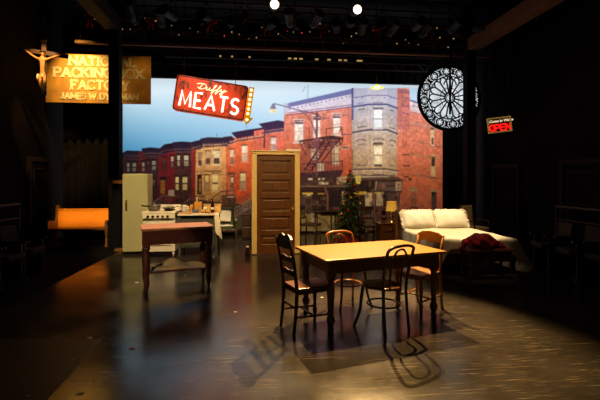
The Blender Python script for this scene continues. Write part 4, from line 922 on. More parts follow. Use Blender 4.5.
b = MB(); b.box((0, 0, .10), (.155, .10, .20)); b.build('tin_body', 'orange', t, bevel=.006)
b = MB(); b.box((0, 0, .207), (.158, .103, .014)); b.build('lid', 'orange', t, bevel=.004)
b = MB(); b.box((0, -.0515, .10), (.10, .002, .09)); b.build('paper_label', 'kraft', t)
t = item('candlestick', 'thin pale candle standing behind the orange tin', 'candle', -.10, .60)
b = MB(); b.lathe([(.03, 0), (.03, .01), (.008, .02), (.01, .1), (.014, .11)], 12); b.build('holder', 'brass', t); b = MB(); b.tube([(0, 0, .10), (0, 0, .31)], .008, 8); b.build('candle', 'linen', t)
t = item('small_jar', 'orange-filled glass jar just left of the orange tin', 'jar', -.20, .50); b = MB(); b.lathe([(.035, 0), (.04, .01), (.04, .12), (.03, .14)], 14); b.build('jar_body', 'orange', t); b = MB(); b.lathe([(.034, .14), (.034, .165), (.001, .166)], 14); b.build('lid', 'brass', t)
t = item('glass_pitcher', 'frosted glass pitcher at the left end of the counter', 'pitcher', -.33, .42); b = MB(); b.lathe([(.05, 0), (.065, .05), (.05, .12), (.055, .15), (.05, .15), (.045, .12), (.058, .05), (.001, .01)], 16); b.build('pitcher_body', 'clear', t); b = MB(); b.tube([(-.05, 0, .13), (-.095, 0, .12), (-.095, 0, .06), (-.06, 0, .05)], .008, 6); b.build('handle', 'clear', t)
t = item('glass_bottle', 'short clear glass bottle beside the pitcher on the counter', 'bottle', -.24, .30); b = MB(); b.lathe([(.03, 0), (.032, .09), (.012, .12), (.014, .14), (.001, .141)], 14); b.build('bottle_body', 'clear', t)
t = item('mixing_bowl', 'blue china bowl in front of the orange tin', 'bowl', -.09, .33); b = MB(); b.lathe([(.03, 0), (.06, .02), (.083, .065), (.078, .065), (.055, .025), (.001, .012)], 18); b.build('bowl_body', 'bluechina', t)
t = item('cutting_board', 'wooden cutting board lying at the front left of the counter', 'board', -.26, .13, .1); b = MB(); b.box((0, 0, .009), (.26, .17, .018)); b.build('board', 'kraft', t, bevel=.004)
for i, (x, y_, z, c_) in enumerate(((.07, .24, 0, 'left in the pile by the wine bottle'), (.155, .24, 0, 'right one in the pile by the wine bottle'), (.115, .25, .055, 'top of the pile by the wine bottle'), (.11, .33, 0, 'back one in the pile by the wine bottle'))):
    b = MB(); b.ball((0, 0, .033), .045, 12, (1.05, .95, .74)); o = b.build('bread_roll', 'bread' if i != 2 else 'linen'); o.location = onto(cn, x, y_, CT_Z+z); tag(o, ('golden' if i != 2 else 'pale')+' bread roll, '+c_, 'bread', 'bread rolls on the counter')
t = item('wine_bottle', 'dark wine bottle with a pale label near the right end of the counter', 'bottle', .26, .27); b = MB(); b.lathe([(.034, 0), (.037, .01), (.037, .16), (.016, .21), (.014, .27), (.017, .275), (.017, .29), (.001, .291)], 16); b.build('bottle_body', 'bottle', t); b = MB(); b.lathe([(.0378, .06), (.0378, .115)], 16); b.build('paper_label', 'label', t)
for x, lab in ((.14, 'left of the two tan cartons behind the wine bottle'), (.345, 'right of the two tan cartons behind the wine bottle')):
    t = item('carton', 'tan cardboard carton, '+lab, 'box', x, .48, .05); b = MB(); b.box((0, 0, .085), (.16, .10, .17)); b.build('box_body', 'kraft', t, bevel=.004); b = MB(); b.box((0, -.051, .09), (.10, .002, .08)); b.build('paper_label', 'ochre', t)
b = MB(); b.box((0, 0, .0), (.22, .13, .012)); o = b.build('folded_paper', 'redtop'); o.location = onto(cn, .30, .10, CT_Z+.0075); tag(o, 'flat pinkish paper at the front right corner of the counter', 'paper')
# towel hanging over the counter's right end
b = MB()
def tw(u, v):
    zt = .868; fold = .014*math.sin(u*11+v*2)
    if v < .15: return (.325+u*.095, .12-v*.93, zt+.003)
    q = (v-.15)/.85; return (.325+u*(.095+.05*q)+.02*q, -.024+fold*q-.03*q, zt-.46*q*(.8+.35*u))
b.grid(tw, 16, 20); o = b.build('dish_towel', 'linen', solid=.006); o.location = cn.location; o.rotation_euler = cn.rotation_euler; tag(o, 'cream towel hanging over the front right corner of the kitchen counter', 'towel')
# work table in front
wt = thing('work_table', 'dark red kitchen work table with a worn top and turned legs at the left', 'table', (-1.80, 5.84, 0), R(23))
b = MB(); b.box((0, 0, .868), (.98, .60, .035)); b.build('tabletop', 'redtop', wt, bevel=.006)
b = MB()
for s in (-1, 1): b.box((0, s*.265, .755), (.91, .03, .19)); b.box((s*.45, 0, .755), (.03, .53, .19))
b.build('apron', 'dkred', wt, bevel=.004)
LG = [(.024, .03), (.02, .06), (.036, .10), (.042, .17), (.03, .21), (.038, .24), (.046, .36), (.048, .5), (.034, .57), (.048, .6), (.045, .63)]
for sx in (-1, 1):
    for sy in (-1, 1):
        b = MB(); b.lathe(LG, 12, (sx*.42, sy*.24, 0)); b.box((sx*.42, sy*.24, .75), (.095, .095, .24)); b.box((sx*.42, sy*.24, .28), (.06, .06, .09)); lg = b.build('leg', 'dkred', wt)
        b = MB(); b.ball((sx*.42, sy*.24, .018), .018, 8, (1.1, .8, 1)); b.build('caster', 'blackmetal', lg)
b = MB(); b.box((0, 0, .27), (.86, .47, .022)); b.build('lower_shelf', 'dkred', wt, bevel=.004)
b = MB()
def sk_(u, v):
    e = math.sin(PI*u)**.35*math.sin(PI*v)**.5
    z = e*(.045+.05*math.exp(-((u-.42)/.16)**2)+.035*math.sin(u*13+v*4)*.6+.02*math.sin(v*9+u*5)); return (-.36+u*.74+.02*math.sin(v*8), -.19+v*.38+.02*math.sin(u*11), .283+max(0, z))
b.grid(sk_, 44, 24); o = b.build('flour_sack', 'sack', solid=.003); o.location = wt.location; o.rotation_euler = wt.rotation_euler; tag(o, 'crumpled beige sack cloth lying on the lower shelf of the red work table', 'sack')

# ------------------------------------------------------------------ armchair and small things by the door
ac = thing('armchair', 'dark green leather armchair at the foot of the row-house picture', 'armchair', (-1.90, 9.95, 0), TH+.12)
b = MB(); b.box((0, .34, .355), (.56, .62, .15)); b.build('seat', 'leather', ac, bevel=.05)
b = MB(); b.box((0, .64, .56), (.60, .14, .52), rx=-.18); b.build('backrest', 'leather', ac, bevel=.05)
for s in (-1, 1):
    b = MB(); b.box((s*.32, .33, .51), (.10, .62, .10)); b.box((s*.32, .33, .36), (.05, .58, .24)); b.build('arm', 'leather', ac, bevel=.03)
    for y_ in (.06, .62): b = MB(); b.box((s*.31, y_, .13), (.05, .05, .26), taper=.7); b.build('leg', 'darkwood', ac, bevel=.005)
b = MB(); b.box((0, .33, .27), (.60, .60, .06)); b.build('seat_rail', 'darkwood', ac, bevel=.006)
b = MB(); b.box((0, 0, 0), (.34, .10, .30)); o = b.build('throw_cushion', 'label', bevel=.04, subsurf=1); o.location = (-1.95, 10.34, .60); o.rotation_euler = (-.2, .05, TH+.12); tag(o, 'cream patterned cushion leaning in the green armchair', 'cushion')
sc_ = thing('small_cabinet', 'low dark wooden cabinet just left of the freestanding door', 'cabinet', (-1.31, 10.35, 0), TH)
b = MB(); b.box((0, .2, .33), (.38, .36, .58)); b.build('body', 'darkwood', sc_, bevel=.006); b = MB(); b.box((0, .2, .635), (.42, .40, .03)); b.build('top', 'darkwood', sc_, bevel=.005)
for k in range(2):
    b = MB(); b.box((0, .012, .20+k*.26), (.33, .02, .22)); dd = b.build('drawer', 'darkwood', sc_, bevel=.004); b = MB(); b.ball((0, -.006, .20+k*.26), .014, 8); b.build('knob', 'brass', dd)
b = MB(); b.box((0, .2, .02), (.34, .32, .04)); b.build('plinth', 'black', sc_)
jg = thing('floor_bottle', 'dark jug with a pale cap on the floor left of the door frame', 'jug', (-1.065, 8.12, 0)); b = MB(); b.lathe([(.05, 0), (.055, .02), (.05, .11), (.025, .15), (.022, .17)], 14); b.build('jug_body', 'bottle', jg); b = MB(); b.lathe([(.026, .168), (.028, .20), (.001, .201)], 12); b.build('cap', 'clear', jg)
# the freestanding door
dr = thing('freestanding_door', 'freestanding brown five-panel door in a cream frame at the centre', 'door', (-.505, 8.34, 0), TH)
b = MB()
for s in (-1, 1): b.box((s*.445, -.01, 1.05), (.105, .13, 2.10))
b.box((0, -.01, 2.095), (.995, .13, .06)); b.box((0, -.02, 2.135), (1.045, .16, .025)); b.build('door_frame', 'cream', dr, bevel=.008)
b = MB()
for s in (-1, 1): b.box((s*.345, 0, 1.035), (.10, .045, 2.05))
zs = [.10, .44, .84, 1.22, 1.60, 2.0]
for i, z in enumerate(zs): b.box((0, 0, z), (.6, .045, .20 if i == 0 else .115))
b.build('door_leaf', 'doorwood', dr, bevel=.006)
for i in range(5):
    za, zb = zs[i]+(.10 if i == 0 else .0575), zs[i+1]-.0575; b = MB(); b.box((0, .012, (za+zb)/2), (.60, .012, zb-za)); b.box((0, .0, (za+zb)/2), (.50, .022, zb-za-.09)); b.build('panel', 'doorwood', dr, bevel=.012)
b = MB(); b.lathe([(.028, 0), (.03, .008), (.012, .012), (.012, .035), (.027, .05), (.029, .062), (.02, .075), (.001, .077)], 16, (.345, -.022, .93), XZ); kb = b.build('knob', 'brass', dr)
b = MB(); b.box((.345, -.025, .90), (.05, .008, .19)); b.build('lock_plate', 'brass', dr, bevel=.003)
b = MB(); b.box((0, 0, .012), (.99, .16, .024)); b.build('threshold', 'walnut', dr)
b = MB()
for s in (-1, 1): b.box((s*.44, .45, .02), (.06, .85, .04)); b.tube([(s*.44, .06, 1.3), (s*.44, .85, .03)], .02, 6)
b.build('rear_brace', 'walnut', dr)
# ------------------------------------------------------------------ dining table and chairs
TA = R(20.4); TC = (.787, 4.60, 0)
dt = thing('dining_table', 'golden pine farmhouse dining table with turned legs at the centre right', 'table', TC, TA)
b = MB(); b.box((0, 0, .745), (1.47, .89, .03)); b.build('tabletop', 'pine', dt, bevel=.008)
b = MB()
for s in (-1, 1): b.box((0, s*.365, .665), (1.22, .025, .13)); b.box((s*.655, 0, .665), (.025, .70, .13))
b.build('apron', 'pineshaded', dt, bevel=.004)
TL = [(.026, 0), (.034, .02), (.03, .05), (.024, .07), (.036, .095), (.046, .13), (.036, .165), (.026, .18), (.034, .20), (.026, .22), (.031, .26), (.040, .40), (.042, .45), (.032, .50), (.030, .515), (.044, .535), (.044, .55), (.034, .565)]
for sx in (-1, 1):
    for sy in (-1, 1):
        b = MB(); b.lathe(TL, 16, (sx*.635, sy*.345, 0)); b.box((sx*.635, sy*.345, .647), (.085, .085, .167)); b.build('leg', 'pineshaded', dt)
def face(fx, fy): return math.atan2(fy, fx)-PI/2
TURN = [(.016, 0), (.02, .02), (.017, .05), (.025, .09), (.026, .12), (.016, .15), (.02, .17), (.016, .19), (.022, .26), (.024, .33), (.017, .37), (.022, .39), (.02, .43)]
def ladder_chair(lab, loc, rz):
    t = thing('ladderback_chair', lab, 'chair', loc, rz)
    b = MB(); b.prism([(-.19, -.19), (.19, -.19), (.215, .20), (.19, .225), (-.19, .225), (-.215, .20)], .43, .458); b.build('seat', 'seatwood', t, bevel=.008)
    for s in (-1, 1):
        b = MB(); b.tube([(s*.18, -.225, 0), (s*.18, -.20, .25), (s*.18, -.19, .45), (s*.185, -.225, .72), (s*.19, -.275, .95)], [.018, .02, .021, .019, .016], 8); b.build('rear_leg', 'walnut', t)
        b = MB(); b.lathe(TURN, 12, (s*.18, .185, 0)); b.build('front_leg', 'walnut', t)
    top = [(-.20, .86), (-.20, .945)]+[(-.20+.4*k/16, .955+.028*abs(math.sin(k/16*PI*2))+.022*math.sin(k/16*PI)) for k in range(17)]+[(.20, .945), (.20, .86), (.1, .85), (0, .845), (-.1, .85)]
    tb = Matrix.Translation((0, -.255, 0)) @ Matrix.Rotation(PI/2, 4, 'X')
    b = MB(); b.prism(top, -.012, .012, tb); b.build('crest_rail', 'walnut', t, bevel=.004)
    for z, y_ in ((.74, -.226), (.60, -.207)):
        b = MB(); b.prism([(-.185, z-.028), (-.185, z+.022), (-.09, z+.032), (0, z+.022), (.09, z+.032), (.185, z+.022), (.185, z-.028)], -.009, .009, Matrix.Translation((0, y_, 0)) @ Matrix.Rotation(PI/2, 4, 'X')); b.build('slat', 'walnut', t, bevel=.003)
    b = MB(); b.box((0, 0, .412), (.37, .36, .04)); b.build('seat_rail', 'walnut', t)
    for s in (-1, 1): b = MB(); b.tube([(s*.18, -.21, .17), (s*.18, .185, .15)], .011, 8); b.build('stretcher', 'walnut', t)
    b = MB(); b.tube([(-.18, .0, .16), (.18, .0, .16)], .011, 8); b.build('stretcher', 'walnut', t)
    b = MB(); b.tube([(-.18, -.205, .26), (.18, -.205, .26)], .011, 8); b.build('stretcher', 'walnut', t)
    return t
def bentwood_chair(lab, loc, rz, m, h=.90, sag=.0):
    t = thing('bentwood_chair', lab, 'chair', loc, rz)
    seat = [(.205*math.cos(a)*(1.0 if math.sin(a) > 0 else .9), .01+.21*math.sin(a)) for a in [2*PI*k/28 for k in range(28)]]
    b = MB(); b.prism(seat, .435, .462); b.build('seat', 'seatwood', t, bevel=.008)
    hp = [(-.17, -.20, .0), (-.165, -.175, .25), (-.165, -.165, .46), (-.18, -.195, .66), (-.185, -.235, h-.09)]+[(.185*math.copysign(abs(math.cos(R(a)))**.7, math.cos(R(a))), -.25-.01*math.sin(R(a)), h-.06+.055*math.sin(R(a))) for a in range(165, 10, -15)]+[(.185, -.235, h-.09), (.18, -.195, .66), (.165, -.165, .46), (.165, -.175, .25), (.17, -.20, 0)]
    b = MB(); b.tube(smooth(hp, 3), .0155, 8); b.build('back_hoop', m, t)
    ip = [(-.075, -.165, .455), (-.085, -.19, .66), (-.088, -.228, h-.16)]+[(.085*math.cos(R(a)), -.237-.01*math.sin(R(a)), h-.125+.085*math.sin(R(a))) for a in range(165, 10, -15)]+[(.088, -.228, h-.16), (.085, -.19, .66), (.075, -.165, .455)]
    b = MB(); b.tube(smooth(ip, 3), .0115, 8); b.build('inner_hoop', m, t)
    for s in (-1, 1):
        b = MB(); b.tube(smooth([(s*.15, .14, .44), (s*.165, .155, .30), (s*.175, .17, .16), (s*.215, .215, 0)], 4), [.018]*4+[.017]*4+[.015]*4+[.013], 8); b.build('front_leg', m, t)
    b = MB(); b.tube([(.165*math.cos(2*PI*k/24), -.005+.17*math.sin(2*PI*k/24), .26) for k in range(24)], .010, 8, True); b.build('ring_stretcher', m, t)
    return t
def pressed_chair(lab, loc, rz):
    t = thing('pressed_back_chair', lab, 'chair', loc, rz)
    b = MB(); b.prism([(-.18, -.19), (.18, -.19), (.205, .19), (.18, .215), (-.18, .215), (-.205, .19)], .43, .46); b.build('seat', 'oak', t, bevel=.008)
    for s in (-1, 1):
        b = MB(); b.tube([(s*.175, -.23, 0), (s*.175, -.20, .25), (s*.175, -.185, .45), (s*.172, -.215, .70), (s*.175, -.255, .88)], [.018, .019, .019, .018, .016], 8); b.build('rear_leg', 'oak', t)
        b = MB(); b.lathe(TURN, 12, (s*.17, .175, 0)); b.build('front_leg', 'oak', t)
    cr = [(-.18, .81), (-.185, .875), (-.15, .885), (-.12, .905), (-.05, .915), (0, .92), (.05, .915), (.12, .905), (.15, .885), (.185, .875), (.18, .81), (.14, .785), (.09, .80), (.05, .785), (0, .775), (-.05, .785), (-.09, .80), (-.14, .785)]
    b = MB(); b.prism(cr, -.011, .011, Matrix.Translation((0, -.245, 0)) @ Matrix.Rotation(PI/2, 4, 'X')); b.build('crest_rail', 'oak', t, bevel=.004)
    b = MB(); b.box((0, -.195, .57), (.35, .018, .05)); b.build('lower_rail', 'oak', t, bevel=.004)
    b = MB(); b.box((0, 0, .41), (.34, .34, .04)); b.build('seat_rail', 'oak', t)
    for s in (-1, 1): b = MB(); b.tube([(s*.172, -.21, .17), (s*.17, .175, .15)], .010, 8); b.build('stretcher', 'oak', t)
    b = MB(); b.tube([(-.17, 0, .16), (.17, 0, .16)], .010, 8); b.build('stretcher', 'oak', t)
    return t
lc = ladder_chair('dark wooden ladderback chair with carved crest at the left end of the dining table', (.07, 4.235, 0), face(.895, .445)); lc.scale = (.88, 1, 1)
bentwood_chair('dark bentwood chair on the near side of the dining table, back towards the viewer', (.87, 4.19, 0), face(-.55, .83), 'bentwood')
bentwood_chair('bentwood chair coloured orange-brown as if lit, on the far side of the dining table', (.60, 4.99, 0), face(.35, -.94), 'bentlit', .88)
pressed_chair('light oak chair with a shaped crest at the right end of the dining table', (1.42, 4.81, 0), face(-.80, -.60))

# ------------------------------------------------------------------ corner behind: dark chairs, table, tree, night stand
def plain_chair(lab, loc, rz):
    t = thing('side_chair', lab, 'chair', loc, rz)
    b = MB(); b.box((0, 0, .45), (.40, .40, .05)); b.build('seat', 'darkwood', t, bevel=.012)
    for s in (-1, 1):
        b = MB(); b.tube([(s*.18, -.22, 0), (s*.18, -.19, .45), (s*.185, -.25, .90)], [.018, .02, .016], 8); b.build('rear_leg', 'darkwood', t)
        b = MB(); b.tube([(s*.175, .17, 0), (s*.175, .17, .43)], [.014, .02], 8); b.build('front_leg', 'darkwood', t)
    b = MB(); b.box((0, -.245, .85), (.40, .02, .09), rx=.1); b.build('crest_rail', 'darkwood', t, bevel=.005)
    b = MB(); b.box((0, -.21, .60), (.36, .016, .04)); b.build('lower_rail', 'darkwood', t, bevel=.004)
    for s in (-1, 0, 1): b = MB(); b.tube([(s*.09, -.205, .60), (s*.09, -.24, .82)], .009, 6); b.build('spindle', 'darkwood', t)
    for s in (-1, 1): b = MB(); b.tube([(s*.178, -.20, .20), (s*.175, .17, .18)], .009, 6); b.build('stretcher', 'darkwood', t)
    b = MB(); b.tube([(-.175, .17, .24), (.175, .17, .24)], .009, 6); b.build('stretcher', 'darkwood', t)
    return t
plain_chair('dark wooden side chair just right of the freestanding door', (.27, 9.8, 0), face(.9, -.4))
plain_chair('dark wooden side chair just right of the Christmas tree', (1.68, 9.56, 0), face(.25, -1))
kt = thing('side_table', 'small dark drop-leaf table between the side chair and the Christmas tree', 'table', (.71, 10.78, 0), TH)
b = MB(); b.box((0, 0, .69), (.70, .46, .025)); b.build('tabletop', 'darkwood', kt, bevel=.005)
b = MB(); b.box((.06, 0, .63), (.46, .34, .09)); b.build('apron', 'darkwood', kt)
for x, y_ in ((-.28, -.17), (.10, -.17), (.28, -.17), (-.28, .17), (.28, .17)): b = MB(); b.tube([(x, y_, 0), (x, y_, .6), (x, y_, .68)], [.015, .02, .024], 8); b.build('leg', 'darkwood', kt)
# Christmas tree
xt = thing('christmas_tree', 'small decorated Christmas tree in front of the street backdrop', 'tree', (1.275, 10.15, 0))
b = MB(); b.tube([(0, 0, .02), (0, 0, 1.72)], [.03, .008], 8); b.build('trunk', 'bark', xt)
b = MB()
for a in (0, PI/2): b.box((0, 0, .02), (.44, .05, .04), rz=a+.4)
b.build('stand', 'walnut', xt)
rr = random.Random(11); b = MB(); TIPS = []
for lv in range(26):
    z = .28+lv*.057; rad = .46*(1-(z-.28)/1.55)**.9+.03; nb = max(5, int(13*rad/.4)+3)
    for k in range(nb):
        a = 2*PI*k/nb+lv*1.3+rr.uniform(-.2, .2); r_ = rad*rr.uniform(.72, 1.06); dz = -.10*r_/.4+rr.uniform(-.03, .03)
        p = Vector((0, 0, z)); q = Vector((r_*math.cos(a), r_*math.sin(a), z+dz)); TIPS.append(q); d = (q-p).normalized(); sd = d.cross(Vector((0, 0, 1))).normalized(); up = sd.cross(d)
        m = max(6, int(r_/.012))
        for j in range(m):
            f = .12+.9*j/m; c = p.lerp(q, f); ln = .05*(1.1-f*.5)
            for th in (0, 2.1, 4.2):
                th += rr.uniform(-.6, .6); n = (sd*math.cos(th)+up*math.sin(th)); e = c+(n*.8+d*.7)*ln; w = d*.007
                b.add([c-w, c+w, e], [(0, 1, 2)])
for j in range(60):
    c = Vector((0, 0, 1.55+.24*j/60)); a = j*2.4; e = c+Vector((math.cos(a), math.sin(a), .9))*.035; b.add([c-Vector((0, 0, .004)), c+Vector((0, 0, .004)), e], [(0, 1, 2)])
b.build('needles', 'needle', xt)
tk = thing('tree_skirt', 'dark red cloth skirt around the foot of the Christmas tree', 'tree skirt', (1.275, 10.15, 0)); b = MB()
b.grid(lambda u, v: ((.06+.30*v)*math.cos(2*PI*u), (.06+.30*v)*math.sin(2*PI*u), .13*(1-v)**1.3+.05+.012*math.sin(2*PI*u*9)*v-.045*v), 72, 8); b.build('cloth', 'redcloth', tk, solid=.004)
BC = {'red': (.55, .015, .012), 'blue': (.06, .25, .6), 'green': (.03, .22, .06), 'gold': (.7, .4, .06), 'purple': (.25, .02, .25)}
BM = {k: mat(k+'_bauble', v, .22, metal=.35) for k, v in BC.items()}
proto = None
# measured on the tree as seen from the front: offset across, height, colour
for i, (ox, z, col) in enumerate(((0, 1.77, 'red'), (-.10, 1.36, 'blue'), (-.09, 1.22, 'purple'), (.08, 1.28, 'purple'), (-.045, 1.54, 'red'), (.09, 1.40, 'red'), (.17, 1.12, 'red'), (-.19, .93, 'gold'), (-.02, 1.10, 'gold'), (.16, .82, 'purple'), (-.10, .78, 'red'), (.03, .90, 'green'), (-.26, .70, 'gold'), (.30, .62, 'red'), (-.30, .52, 'red'), (.10, .62, 'blue'), (-.14, .55, 'green'), (.22, .95, 'gold'))):
    rad = max(0, .47*(1-(z-.28)/1.55)**.9+.03)*.98 if z < 1.7 else 0; oy = -math.sqrt(max(0, rad*rad-ox*ox)) if z < 1.7 else 0
    t = thing('bauble', '', 'bauble', (1.275+ox, 10.15+oy, z))
    b = MB(); b.ball((0, 0, 0), .034 if i else .042, 12); b.build('ball', BM[col], t); b = MB(); b.tube([(0, 0, .03), (0, 0, .05)], .007, 6); b.build('cap', 'brass', t)
    side = 'left' if ox < -.05 else 'right' if ox > .05 else 'middle'; hgt = 'high' if z > 1.25 else 'halfway up' if z > .85 else 'low'
    t['label'] = 'red ball at the very top of the Christmas tree' if i == 0 else '%s bauble %s on the %s of the Christmas tree' % (col, hgt, side); t['group'] = 'baubles on the Christmas tree'
# night stand, lamp, oil lamp
ns = thing('nightstand', 'dark wooden nightstand left of the bed, carrying the amber lamp', 'nightstand', (2.02, 8.85, 0), TH)
b = MB(); b.box((0, .2, .30), (.48, .38, .50)); b.build('body', 'seatwood', ns, bevel=.006); b = MB(); b.box((0, .2, .565), (.54, .42, .025)); b.build('top', 'seatwood', ns, bevel=.006)
for z, h in ((.46, .13), (.23, .26)):
    b = MB(); b.box((0, .004, z), (.42, .02, h)); dd = b.build('drawer', 'seatwood', ns, bevel=.005); b = MB(); b.tube([(-.05, -.004, z), (-.05, -.024, z-.01), (.05, -.024, z-.01), (.05, -.004, z)], .006, 6); b.build('handle', 'brass', dd)
for x in (-.21, .21):
    for y_ in (.03, .36): b = MB(); b.box((x, y_, .03), (.04, .04, .06)); b.build('foot', 'walnut', ns)
tl_ = thing('table_lamp', 'small table lamp with an amber shade on the nightstand', 'lamp', onto(ns, .075, .2, .578))
b = MB(); b.lathe([(.06, 0), (.062, .012), (.02, .03), (.018, .06), (.045, .10), (.048, .13), (.02, .17), (.012, .20), (.012, .26)], 16); b.build('base', 'brass', tl_)
b = MB(); b.lathe([(.125, .26), (.118, .30), (.105, .47), (.108, .475), (.10, .47), (.12, .27)], 24, cap=False); b.build('lamp_shade', 'lampshade', tl_)
b = MB(); b.ball((0, 0, .33), .03, 10); b.build('bulb', 'warmdot', tl_)
ol = thing('oil_lamp', 'dark glass oil lamp left of the amber lamp on the nightstand', 'lamp', onto(ns, -.12, .16, .578))
b = MB(); b.lathe([(.06, 0), (.062, .012), (.02, .04), (.024, .06), (.075, .10), (.08, .14), (.03, .17)], 14); b.build('font', 'dkred', ol); b = MB(); b.lathe([(.03, .17), (.055, .22), (.04, .27), (.03, .33)], 14); b.build('chimney', 'bottle', ol)
# armchair behind the bed
hc = thing('striped_chair', 'cream striped chair in the dark behind the right of the bed', 'chair', (4.02, 9.2, 0), TH+.3)
b = MB(); b.box((0, .22, .66), (.30, .06, .56), rx=-.08); b.build('backrest', 'stripe', hc, bevel=.02); b = MB(); b.box((0, 0, .42), (.44, .44, .10)); b.build('seat', 'stripe', hc, bevel=.03)
b = MB()
for x in (-.10, -.05, 0, .05, .10): b.box((x, .185, .66), (.012, .012, .52), rx=-.08)
b.build('stripe', 'kraft', hc)
for s in (-1, 1):
    b = MB(); b.tube([(s*.20, .20, .60), (s*.23, .0, .62), (s*.22, -.18, .60), (s*.21, -.2, .42)], .018, 8); b.build('arm', 'walnut', hc)
    b = MB(); b.tube([(s*.18, .22, 0), (s*.17, .2, .45), (s*.165, .28, .96)], .016, 8); b.build('rear_leg', 'walnut', hc); b = MB(); b.tube([(s*.19, -.19, 0), (s*.19, -.19, .38)], .016, 8); b.build('front_leg', 'walnut', hc)

# ------------------------------------------------------------------ bed
BW, BL, BZ = 1.36, 1.78, .545
bd = thing('bed', 'double bed with a dark wooden headboard at the right of the stage', 'bed', (2.22, 6.45, 0), TH)
hb = [(-.03, .15), (-.03, .80)]+[(BW*k/20, .85+.08*math.sin(PI*k/20)) for k in range(21)]+[(BW+.03, .80), (BW+.03, .15)]
b = MB(); b.prism(hb, -.02, .02, Matrix.Translation((0, BL+.05, 0)) @ XZ); b.build('headboard', 'seatwood', bd, bevel=.006)
for x in (-.03, BW+.03): b = MB(); b.lathe([(.025, 0), (.03, .1), (.03, .84), (.022, .86), (.035, .885), (.02, .92), (.001, .925)], 12, (x, BL+.05, 0)); b.build('bedpost', 'oak', bd)
b = MB()
for x in (.02, BW-.02): b.box((x, BL/2, .27), (.03, BL, .14))
b.box((BW/2, .02, .27), (BW, .03, .14)); b.build('bed_frame', 'walnut', bd)
for x in (.04, BW-.04): b = MB(); b.box((x, .04, .10), (.06, .06, .20)); b.build('leg', 'walnut', bd)
b = MB(); b.box((BW/2, BL/2, .43), (BW-.05, BL-.04, .20)); b.build('mattress', 'linen', bd, bevel=.05)
# coverlet over the mattress, hanging at both sides and the foot
def cov():
    b = MB(); nu, nv = 90, 90; ov = .34; of = .13
    W2 = BW+2*ov
    def fn(u, v):
        a = -ov+W2*u; o_ = of+.26*math.exp(-((a-BW)/.16)**2)+.24*math.exp(-(a/.13)**2); l = -o_+(BL-.30+o_)*v
        dx = max(0, -a)-max(0, a-BW); dl = max(0, -l); side = max(0, -a, a-BW)
        x = min(max(a, 0), BW); y_ = max(l, 0); drop_ = max(side, dl)
        fl = .016*math.sin((y_ if side > dl else x)*21+1.2*math.sin(x*3))
        out = (.015+fl+.10*drop_) if drop_ > .0 else 0
        if side > 0: x += -out if a < 0 else out
        if dl > 0:
            y_ -= out
            x += .42*dl*math.exp(-((a-BW)/.2)**2)
        if side > 0 and dl > 0:      # corner hangs lower and flares
            z = BZ+.022-max(side, dl)-.5*min(side, dl)
        else: z = BZ+.022-drop_
        z -= .012*(drop_ > 0)
        if drop_ == 0: z += .008*math.sin(a*9+l*4)*math.sin(l*7+a*2)+.004*math.sin(a*23)
        return (x, y_, max(z, .06))
    b.grid(fn, nu, nv); o = b.build('coverlet', 'cover', solid=.012); o.location = bd.location; o.rotation_euler = bd.rotation_euler; return o
tag(cov(), 'cream coverlet spread over the bed with its edges hanging down', 'bedspread')
def pillow(x, y_, lab, rz, w=.64):
    b = MB()
    def half(s):
        def fn(u, v):
            e = (1-abs(2*u-1)**2.6)*(1-abs(2*v-1)**2.4); t = max(0, e)**.5
            k = 1-.05*math.sin(PI*u)*abs(2*v-1)**3
            return (w*(u-.5)*(1-.05*math.sin(PI*v))*(1-.07*abs(2*v-1)**4), s*(.115*t+.007*math.sin(u*17+v*5)*t), .40*(v-.5)*(k-.10*abs(2*u-1)**4))
        return fn
    b.grid(half(-1), 24, 20); b.grid(half(1), 24, 20)
    t = thing('pillow', lab, 'pillow', onto(bd, x, y_, BZ+.195), TH+rz, 'pillows on the bed'); o = b.build('pillow_body', 'pillow', t); o.rotation_euler = (-.50, 0, 0)
    # frilled edge
    f = MB(); n = 120; ed = []
    for k in range(n):
        u = k/n*4; sd = int(u); q = u-sd; ww, hh = w/2-.03, .175
        p = [(-ww+2*ww*q, -hh), (ww, -hh+2*hh*q), (ww-2*ww*q, hh), (-ww, hh-2*hh*q)][sd]; nn = [(0, -1), (1, 0), (0, 1), (-1, 0)][sd]
        ed.append((p, nn))
    vs = []
    for k, (p, nn) in enumerate(ed): wv = .022*math.sin(k*1.9)+.012*math.sin(k*.7); vs += [(p[0], 0, p[1]), (p[0]+nn[0]*.06, wv, p[1]+nn[1]*.05)]
    f.add(vs, [(2*k, 2*((k+1) % n), 2*((k+1) % n)+1, 2*k+1) for k in range(n)], None, True); ff = f.build('frill', 'pillow', o, solid=.004)
    return t
pillow(.33, 1.56, 'ivory frilled pillow at the left of the bed, against the headboard', .04, .70)
pillow(1.02, 1.56, 'ivory frilled pillow at the right of the bed, against the headboard', -.04, .66)
